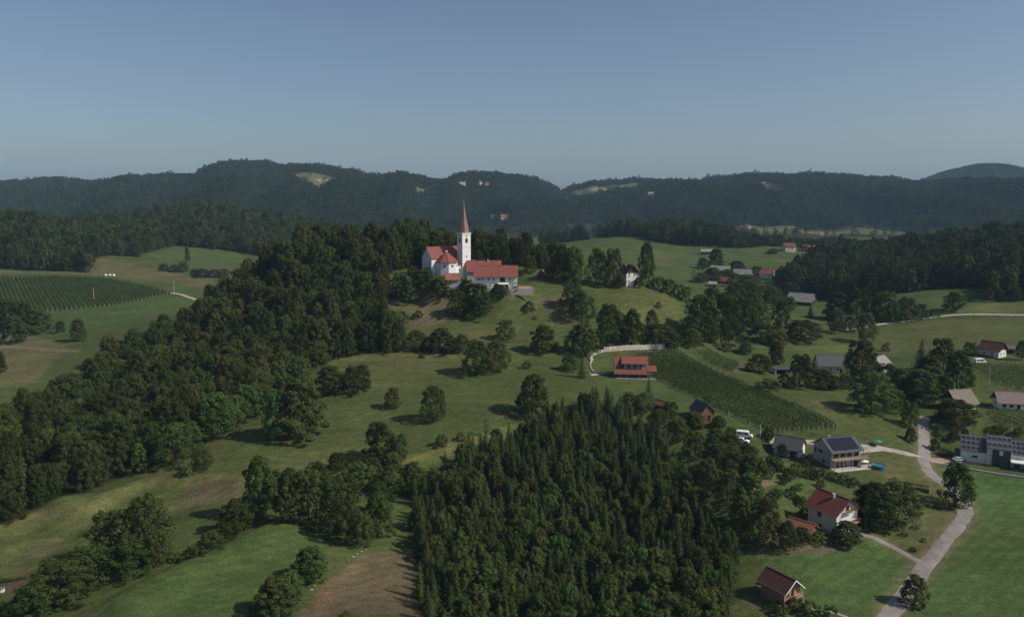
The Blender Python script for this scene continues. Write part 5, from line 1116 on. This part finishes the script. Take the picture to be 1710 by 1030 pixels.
block(-1.55, 6.4, -4.8, 3.0, 6.6, 2.6, 'white_plaster', 'wall'); mono_roof(-1.55, 6.4, -4.8, 3.0, 6.6, 2.6, 5, 2, .8)
block(6.45, 11.2, -3.2, 3.4, 4.9, 3.0, 'white_plaster', 'wall'); mono_roof(6.45, 11.2, -3.2, 3.4, 4.9, 3.0, 3, 3, .75)
MB().box(.2, 6.0, -5.6, -4.82, -3, 6.0).build('clad_bay', 'dark_cladding', sh)
MB().box(2.3, 3.5, -5.66, -5.61, 4.3, 6.0).build('white_panel', 'white_plaster', sh)
MB().box(6.02, 14, -7.6, -3.22, -3, .6).build('lower_wing', 'dark_cladding', sh); MB().box(6.0, 14.6, -7.9, -3.25, 2.6, 3.0).build('flat_roof', 'white_plaster', sh); MB().box(6.1, 14.0, -6.0, -3.3, .62, 2.58).build('veranda_wall', 'grey_plaster', sh)
for q in ((-5.4, 2.0, 2.0, .7, -4.2), (.9, .6, .7, 1.4, -5.6), (.9, 2.6, .7, 1.4, -5.6), (1.9, .2, .9, 2.0, -5.6), (8.2, .7, 1.8, 1.7, -6.0), (11.4, .7, 1.8, 1.7, -6.0)):
    o = window(sh, 'f', q[0], q[1], q[2], q[3], 1, 1, 'frame_dark'); o.location = (q[0], q[4], q[1])
for i in range(5): MB().box(6.2 + i * 1.9, 6.35 + i * 1.9, -7.75, -7.6, .6, 2.58).build('veranda_post', 'frame_dark', sh)
MB().box(-11.6, -10.3, -3.8, 2.6, -3, 2.9).build('garage_block', 'dark_cladding', sh)
MB().box(-12, 15, -10.4, -9.9, -3, -.1).build('terrace_wall', 'concrete', sh)
MB().box(-12, 15, -9.88, -5.7, -3, -.05).build('terrace', 'concrete', sh)
sh.scale = (.86, .86, .86)
# roadside retaining wall below the solar house
rw = spline(PP('1560,773 1585,777 1620,784 1660,791 1710,798 1740,803'), 1.0); m = MB(); o0 = Vector((*rw[0], gz(*rw[0])))
for a, b in zip(rw, rw[1:]):
    d = (b - a) / (np.linalg.norm(b - a) + 1e-9); n_ = np.array([-d[1], d[0]]) * .2; za, zb = gz(*a) - o0.z, gz(*b) - o0.z; A = a - np.array(o0[:2]); B = b - np.array(o0[:2])
    m.solid([(*(A + n_), za - .6), (*(A - n_), za - .6), (*(B - n_), zb - .6), (*(B + n_), zb - .6), (*(A + n_), za + .45), (*(A - n_), za + .45), (*(B - n_), zb + .45), (*(B + n_), zb + .45)], [(3, 2, 1, 0), (4, 5, 6, 7), (0, 1, 5, 4), (1, 2, 6, 5), (2, 3, 7, 6), (3, 0, 4, 7)])
tag(m.build('boundary_wall', 'concrete', None, o0), 'long low concrete wall between lush field and solar house', 'wall')
# cottages
house('cottage', 'old white cottage with tan roof and dark boarded gable', 1600, 680, 8.2, 8.0, 2.9, 3.8, 43, 'white_plaster', 'roof_tan', ov=.8, og=.8, gable='wood_dark', frame='frame_dark', wins=[('l', u, .9, .9, 1.1) for u in (-2.4, 0, 2.4)] + [('f', u, .9, 1.0, 1.1) for u in (-2.2, 2.2)], chim=(-1, 1, 1))
house('cottage', 'white cottage with mauve grey roof and open porch', 1683, 680, 8.6, 6.6, 3.0, 2.9, 20, 'white_plaster', 'roof_mauve', ov=.9, og=.7, gable='wood_dark', frame='frame_dark', wins=[('l', 0, .9, .9, 1.1), ('f', -2.4, .9, 1.1, 1.2), ('f', 0, .9, 1.1, 1.2)], doors=(('f', 2.4, 1.1, 2.1),))
up = ground_at(1657, 594)
uh = house('upper_house', 'dark roofed house with white gable on the slope above the hillside vines', 0, 0, 8.5, 7.2, 3.4, 3.0, -24, 'white_plaster', 'roof_brown', ov=.7, og=.8, gable='wood_dark', loc=up, wins=[('r', -1.6, 1, 1, 1.2), ('r', 1.6, 1, 1, 1.2), ('f', -2, 1, 1.1, 1.2), ('f', 1.4, 1, 1.1, 1.2)])
MB().box(-4.4, 3.2, -6.0, -5.4, -2.2, 1.0).build('hedge_wall', 'leaf_mid', uh); MB().box(-4.2, 1.0, -4.6, -3.75, 2.3, 2.5).build('porch_roof', 'frame_white', uh)
house('shed', 'small dark shed with pale roof beside the upper house', 1687, 589, 4.2, 3.6, 2.4, 1.3, -20, 'wood_dark', 'roof_grey', cat='shed', ov=.4)
fm = house('farmhouse', 'dark slate roofed farmhouse with pale gable between trees', 1383, 619, 10.5, 8.5, 3.4, 3.8, 14, 'white_plaster', 'roof_slate', ov=.6, og=.5, wins=[('f', u, .9, 1.1, 1.2) for u in (-3, 0, 3)] + [('l', 0, 3.6, 1, 1.1)], doors=(('f', 4.3, 1, 2),))
cpt = ground_at(1308, 624); ct = empty('carport', cpt, R(4), 'low open carport with flat dark roof beside the farmhouse garden', 'carport')
MB().box(-4.6, 4.6, -2.6, 2.6, 2.3, 2.5).build('roof', 'roof_slate', ct); MB().box(-4.5, -4.2, -2.4, 2.4, -1.5, 2.29).build('side_wall', 'white_plaster', ct); MB().box(-4.19, 4.4, 2.1, 2.4, -1.5, 2.29).build('back_wall', 'wood_dark', ct)
for x_ in (0, 4.2): MB().box(x_, x_ + .2, -2.4, -2.2, -1.5, 2.29).build('post', 'wood_grey', ct)
house('bungalow', 'pale house with grey dormered gable below the field margin', 1467, 618, 7.5, 7.0, 3.2, 3.0, 62, 'white_plaster', 'roof_grey', ov=.7, og=.7, gable='grey_plaster', wins=[('l', 0, 3.6, 1.0, 1.0), ('l', -1.8, .8, 1.1, 1.2), ('l', 1.8, .8, 1.1, 1.2)])
bpn = ground_at(1338, 508)
house('barn', 'large old timber barn with pale grey slab roof', 0, 0, 15.5, 10, 3.0, 4.4, -16, 'wood_dark', 'roof_grey', cat='barn', ov=1.0, og=.6, loc=bpn, gable='wood_grey', doors=(('f', 0, 3.0, 2.6), ('r', 0, 2.6, 2.6)))
house('hay_hut', 'small timber hut with pale steep roof at the gravel road end', 1408, 545, 6.5, 5.0, 3.4, 3.0, -30, 'wood_grey', 'roof_grey', cat='hut', ov=.5, doors=(('r', 0, 1.2, 2),))
# hamlet and far meadow houses
for row in (('pale grey roofed barn in the far hamlet', 1240, 464, 15, 9, 3.5, 4.0, -14, 'wood_grey', 'roof_grey'), ('longer grey barn behind the front one in the far hamlet', 1203, 458, 16, 9, 3.5, 4.0, -10, 'wood_grey', 'roof_grey'),
            ('white house with orange roof in the far hamlet', 1282, 464, 11, 9, 4.0, 3.6, -22, 'white_plaster', 'roof_orange'), ('house with steep dark red roof at the hamlet end', 1308, 463, 9, 9, 3.6, 4.2, 35, 'cream_plaster', 'roof_maroon'),
            ('pale two storey house with red roof in the far meadow', 1317, 419, 11, 9, 5.4, 2.6, 24, 'cream_plaster', 'roof_maroon'), ('orange roofed house beside trees in the far meadow', 1351, 420, 12, 9, 3.4, 3.4, -10, 'cream_plaster', 'roof_orange'),
            ('small pale roofed shed alone in the far meadow', 1180, 424, 11, 7, 2.6, 2.2, 5, 'wood_grey', 'roof_grey'), ('low dark barn with red door below the hamlet', 1212, 473, 9, 6, 2.6, 2.4, 5, 'wood_brown', 'roof_maroon'),
            ('pale roofed hut on the grass below the hamlet', 1190, 478, 6, 5, 2.2, 1.6, 0, 'wood_grey', 'roof_grey')):
    lab, px, py, L, W, h, rh, yaw, wm, rm = row
    house('hamlet_house' if 'house' in lab else 'hamlet_barn', lab, px, py, L, W, h, rh, yaw, wm, rm, cat='house' if 'house' in lab else 'barn', wins=[('r', -1.8, 1.2, 1.1, 1.3), ('r', 1.8, 1.2, 1.1, 1.3), ('f', -2.5, 1.2, 1.1, 1.3), ('f', 2.5, 1.2, 1.1, 1.3)] if 'house' in lab else (), chim=(1, 1, 1) if 'house' in lab else None)
# houses on the far ridge
for lab, px, py, L, W, h, rh, yaw, wm, rm in (
    ('white farmhouse at the ridge meadow edge', 495, 298, 15, 10, 8, 5, -10, 'white_plaster', 'roof_orange'), ('red roofed white farmhouse in the ridge meadow', 531, 302, 16, 10, 7, 5, -20, 'white_plaster', 'roof_orange'),
    ('low red roof at the far end of the ridge meadow', 570, 304, 20, 10, 5, 4, 0, 'cream_plaster', 'roof_red'), ('tiny white cottage below the red roofed ridge farm', 546, 304, 9, 8, 5, 4, 0, 'white_plaster', 'roof_grey'),
    ('long pale farm building on the bare ridge crest', 316, 294, 26, 10, 5, 3, 0, 'white_plaster', 'roof_grey'), ('white chapel with red roof on the wooded knoll', 802, 309, 13, 9, 9, 6, 30, 'white_plaster', 'roof_red'),
    ('red roofed hall beside the knoll chapel', 813, 309, 14, 9, 6, 5, 0, 'cream_plaster', 'roof_red'), ('small pale house on the wooded saddle', 718, 306, 12, 9, 6, 4, 0, 'white_plaster', 'roof_grey'), ('long pale roof on the wooded saddle', 772, 308, 22, 9, 5, 4, 0, 'white_plaster', 'roof_grey'),
    ('white house low in the ridge forest clearing', 823, 363, 12, 9, 6, 4, 0, 'white_plaster', 'roof_grey'), ('orange roof low in the ridge forest clearing', 843, 364, 24, 9, 5, 5, 0, 'cream_plaster', 'roof_orange'),
    ('long pale shed below the tan ridge field', 1087, 325, 20, 9, 5, 4, 0, 'white_plaster', 'roof_grey'), ('small white house below the tan ridge field', 1104, 325, 9, 8, 6, 4, 0, 'white_plaster', 'roof_grey'),
    ('pale house at the upper corner of the ridge vineyard', 1262, 313, 12, 9, 6, 4, 0, 'cream_plaster', 'roof_tan'), ('tan roofed house above the ridge vineyard', 1275, 308, 16, 9, 5, 4, 0, 'cream_plaster', 'roof_orange'),
    ('red roofed row under the rounded hill', 1560, 302, 26, 10, 6, 5, 0, 'cream_plaster', 'roof_maroon'), ('white barn under the rounded hill', 1576, 300, 14, 10, 7, 4, 0, 'white_plaster', 'roof_grey'), ('white house on the meadow of the rounded hill', 1600, 296, 14, 10, 7, 4, 0, 'white_plaster', 'roof_grey'), ('second white house on the meadow of the rounded hill', 1612, 296, 16, 10, 6, 4, 0, 'white_plaster', 'roof_orange'),
    ('orange farm roof in the fields at the ridge foot', 1350, 392, 16, 9, 4, 4, 0, 'cream_plaster', 'roof_orange'), ('white shed in the fields at the ridge foot', 1372, 394, 7, 6, 4, 3, 0, 'white_plaster', 'roof_grey')):
    house('ridge_house', lab, px, py, L * .78, W * .8, h * .72, rh * .8, yaw + 12, 'cream_plaster' if wm == 'white_plaster' else 'grey_plaster', rm, wins=(), base=-4)

# ------------------------------------------------------------------ vehicles and small things
def loft(sections):
    m = MB(); n = len(sections[0]); b = 0
    for s in sections: m.v += s
    for i in range(len(sections) - 1): m.f += [(i * n + j, i * n + (j + 1) % n, (i + 1) * n + (j + 1) % n, (i + 1) * n + j) for j in range(n)]
    m.f += [tuple(range(n))[::-1], tuple(range(len(m.v) - n, len(m.v)))]; return m
def vehicle(name, label, px, py, yaw, kind, paint, cat):
    p = ground_at(px, py); p.z += .12; root = empty(name, p, R(yaw), label, cat)
    if kind == 'van': L, W, Hh, pr = 5.2, 1.9, 2.3, [(-2.6, .5), (-2.6, 1.0), (-2.55, 2.2), (-2.3, 2.3), (.9, 2.3), (1.3, 2.2), (1.9, 1.25), (2.5, 1.05), (2.6, .8), (2.6, .4), (-2.5, .4)]
    else: L, W, Hh, pr = 4.2, 1.75, 1.45, [(-2.1, .4), (-2.1, .95), (-1.75, 1.0), (-1.3, 1.42), (.3, 1.45), (.95, 1.0), (1.9, .85), (2.1, .65), (2.1, .35), (-2.0, .35)]
    def sec(y, k, dz=0): return [(x * k, y, .35 + (z - .35) * (1 if z < 1 else 1 - dz)) for x, z in pr]
    b = loft([sec(-W / 2, .97, .06), sec(-W / 2 + .12, 1, .01), sec(W / 2 - .12, 1, .01), sec(W / 2, .97, .06)]); b.build('body', paint, root)
    zt = 1.3 if kind == 'van' else 1.02; zz = 1.9 if kind == 'van' else 1.34
    for sg in (-1, 1):
        m = MB(); y = sg * (W / 2 + .012); x0, x1 = (-2.2, 1.45) if kind == 'van' else (-1.3, .7); m.prism([(x0, y, zt), (x1, y, zt), (x1 - .35, y, zz), (x0 + .1, y, zz)][::-sg], (0, -sg * .03, 0)); m.build('side_window', 'glass', root)
    m = MB()
    if kind == 'van': m.prism([(1.9, -.75, 1.31), (1.9, .75, 1.31), (1.42, .7, 2.08), (1.42, -.7, 2.08)], (.05, 0, .03))
    else: m.prism([(1.0, -.7, 1.03), (1.0, .7, 1.03), (.42, .62, 1.42), (.42, -.62, 1.42)], (.05, 0, .03))
    m.build('windscreen', 'glass', root)
    for x in (-L * .31, L * .31):
        for sg in (-1, 1):
            w_ = MB().tube([(0, -.11, 0), (0, .11, 0)], [.34, .34], 14).build('wheel', 'tyre', root, (x, sg * (W / 2 - .06), .34)); MB().tube([(0, -.125, 0), (0, .125, 0)], [.19, .19], 10).build('rim', 'metal', w_)
    for sg in (-1, 1):
        MB().box(L / 2 - .06, L / 2 + .02, sg * .62 - .16, sg * .62 + .16, .68, .84).build('headlight', 'cloth_pale', root)
    return root
vehicle('van', 'white van, upper of two parked at the lane end', 1243, 731, -20, 'van', 'paint_white', 'van')
vehicle('car', 'white car, lower of two vehicles parked at the lane end', 1240, 739, -30, 'car', 'paint_white', 'car')
vehicle('van', 'white van parked on the terrace of the upper house', 1636, 607, 8, 'van', 'paint_white', 'van')
vehicle('car', 'silver car parked beside the low garage house', 1338, 764, 30, 'car', 'paint_silver', 'car')
vehicle('car', 'white car under the bush in front of the flowered balconies', 1408, 893, 50, 'car', 'paint_white', 'car')
vehicle('car', 'silver car parked on the forecourt of the solar house', 1602, 770, 10, 'car', 'paint_silver', 'car')
# above-ground pool
q = ground_at(1467, 782); pl = empty('swimming_pool', q, 0, 'round blue above ground pool on the lawn of the chalet', 'pool')
m = MB(); n = 28; ro, ri = 1.9, 1.8
for z0, z1 in ((-.3, 1.15),):
    v = [(ro * math.cos(6.2832 * i / n), ro * math.sin(6.2832 * i / n), z0) for i in range(n)] + [(ro * math.cos(6.2832 * i / n), ro * math.sin(6.2832 * i / n), z1) for i in range(n)] + [(ri * math.cos(6.2832 * i / n), ri * math.sin(6.2832 * i / n), z1) for i in range(n)] + [(ri * math.cos(6.2832 * i / n), ri * math.sin(6.2832 * i / n), z0) for i in range(n)]
    m.solid(v, [(k * n + i, k * n + (i + 1) % n, k * n + n + (i + 1) % n, k * n + n + i) for k in range(3) for i in range(n)])
m.build('pool_wall', 'pool_blue', pl); m = MB(); m.poly([(ri * math.cos(6.2832 * i / n), ri * math.sin(6.2832 * i / n), .98) for i in range(n)]); m.build('water', 'water', pl)
for sx in (-.3, .3): MB().tube([(-2.15, sx, -.2), (-1.75, sx, 1.7)], [.04, .04], 5).build('ladder', 'frame_white', pl)
# parasols
def parasol(label, px, py, m_, rad, hgt):
    q = ground_at(px, py); root = empty('parasol', q, .3, label, 'parasol'); MB().tube([(0, 0, 0), (0, 0, hgt + .1)], [.03, .025], 6).build('pole', 'metal', root); MB().box(-.3, .3, -.3, .3, -.1, .08).build('base', 'concrete', root)
    n = 8; m = MB(); lo = [(rad * math.cos(6.2832 * i / n), rad * math.sin(6.2832 * i / n), hgt - .55) for i in range(n)]; m.solid(lo + [(x, y, z - .12) for x, y, z in lo] + [(0, 0, hgt)], [(i, (i + 1) % n, 2 * n) for i in range(n)] + [(n + i, n + (i + 1) % n, (i + 1) % n, i) for i in range(n)]); m.build('canopy', m_, root)
parasol('green garden parasol standing beside the gravel lane', 1465, 744, 'green_cloth', 1.5, 2.1)
parasol('pale parasol on the chalet terrace', 1442, 779, 'cloth_pale', 1.4, 2.4)
# raised garden frame
q = ground_at(1520, 811); gf = empty('garden_bed', q, R(-33), 'long timber framed garden bed with dark netting on the lawn', 'garden bed')
for a in ((-5.2, 5.2, -1.7, -1.5), (-5.2, 5.2, 1.5, 1.7)): MB().box(a[0], a[1], a[2], a[3], -.6, .5).build('side_board', 'wood_grey', gf)
for a in ((-5.2, -5.0), (5.0, 5.2)): MB().box(a[0], a[1], -1.49, 1.49, -.6, .5).build('end_board', 'wood_grey', gf)
MB().box(-4.98, 4.98, -1.48, 1.48, -.6, .3).build('soil', 'soil', gf)
r = np.random.RandomState(9); n = 500; c = np.stack([r.uniform(-4.8, 4.8, n), r.uniform(-1.4, 1.4, n), .3 + r.uniform(0, .45, n)], 1); v, f = leaf_quads(c, r.randn(n, 3) + np.array([0, 0, 1.5]), np.full(n, .16), r); link('plants', mesh_np('bed_plants', v, f, False, ('leaf_dark',)), gf)
# vegetable bed with bright leaves, left foreground
q = ground_at(38, 966); vb = empty('vegetable_row', q, R(12), 'bright green vegetable row beside the dug bed', 'vegetables')
n = 900; c = np.stack([r.uniform(-5, 5, n), r.uniform(-.6, .6, n), r.uniform(.05, .5, n)], 1); v, f = leaf_quads(c, r.randn(n, 3) + np.array([0, 0, 1.5]), np.full(n, .17), r); link('leaves', mesh_np('vegetable_leaves', v, f, False, ('leaf_light',)), vb)
q = ground_at(3, 988); bn = empty('beehive', q, .3, 'small white hive box beside the dug vegetable bed', 'hive'); MB().box(-.5, .5, -.4, .4, -.3, .9).build('box', 'frame_white', bn); MB().box(-.6, .6, -.5, .5, .9, 1.0).build('lid', 'metal', bn)
# poles
def pole(label, px, py, hgt, arm=True):
    q = ground_at(px, py); root = empty('utility_pole', q, 0, label, 'pole'); MB().tube([(0, 0, -.8), (0, 0, hgt)], [.17, .11], 7).build('shaft', 'pole_grey', root)
    if arm:
        a = MB().box(-.8, .8, -.06, .06, hgt - .5, hgt - .38).build('crossarm', 'wood_grey', root)
        for x in (-.7, 0, .7): MB().tube([(x, 0, hgt - .38), (x, 0, hgt - .15)], [.05, .03], 5).build('insulator', 'frame_white', a)
pole('utility pole at the corner of the flat vineyard by the gravel turn', 291, 492, 10.5)
pole('utility pole standing inside the flat vineyard', 157, 502, 9)
pole('pale concrete pole above the mauve roofed cottage', 1651, 646, 8.5, False)
pole('thin lamp pole behind the parked white vans', 1269, 731, 4.5, False)
# wrapped bales by the far hedge
for px in (176, 184, 190):
    q = ground_at(px, 461); MB_ = MB().tube([(-.65, 0, .6), (.65, 0, .6)], [.62, .62], 14); o = MB_.build('wrapped_bale', 'bale_white', None, q); o.rotation_euler = (0, 0, random.uniform(0, 3)); o.scale = (1.3, 1.3, 1.3); tag(o, 'white wrapped hay bale beside the far field hedge', 'hay bale', 'wrapped hay bales')
# rubble stones on the brown field's edge
for px, py in ((583, 935), (590, 930), (597, 925), (604, 921), (612, 917), (503, 1000), (497, 1004), (521, 985), (526, 978)):
    q = ground_at(px, py); r = np.random.RandomState(px); v = np.array([(x, y, z) for z in (-.4, .45) for x, y in ((-.5, -.35), (.5, -.35), (.5, .35), (-.5, .35))]) * r.uniform(.3, .5) + r.uniform(-.07, .07, (8, 3))
    tag(MB().solid([tuple(t) for t in v], [(3, 2, 1, 0), (4, 5, 6, 7), (0, 1, 5, 4), (1, 2, 6, 5), (2, 3, 7, 6), (3, 0, 4, 7)]).build('boulder', 'concrete', None, q), 'pale boulder lying along the edge of the brown field', 'stone', 'boulders of the brown field edge')

# ------------------------------------------------------------------ haze
hz = MB().box(-6900, 6900, -600, 9400, -60, 420).build('haze', 'glass'); hm = bpy.data.materials.new('haze_air'); hm.use_nodes = True; nt = hm.node_tree; nt.nodes.clear()
ou = nt.nodes.new('ShaderNodeOutputMaterial'); pv = nt.nodes.new('ShaderNodeVolumePrincipled'); pv.inputs['Color'].default_value = (.46, .74, 1, 1); pv.inputs['Density'].default_value = .000072; pv.inputs['Anisotropy'].default_value = .0
nt.links.new(pv.outputs[0], ou.inputs['Volume']); hz.data.materials.clear(); hz.data.materials.append(hm); hz['kind'] = 'stuff'; tag(hz, 'thin blue summer haze over the valley', 'haze')
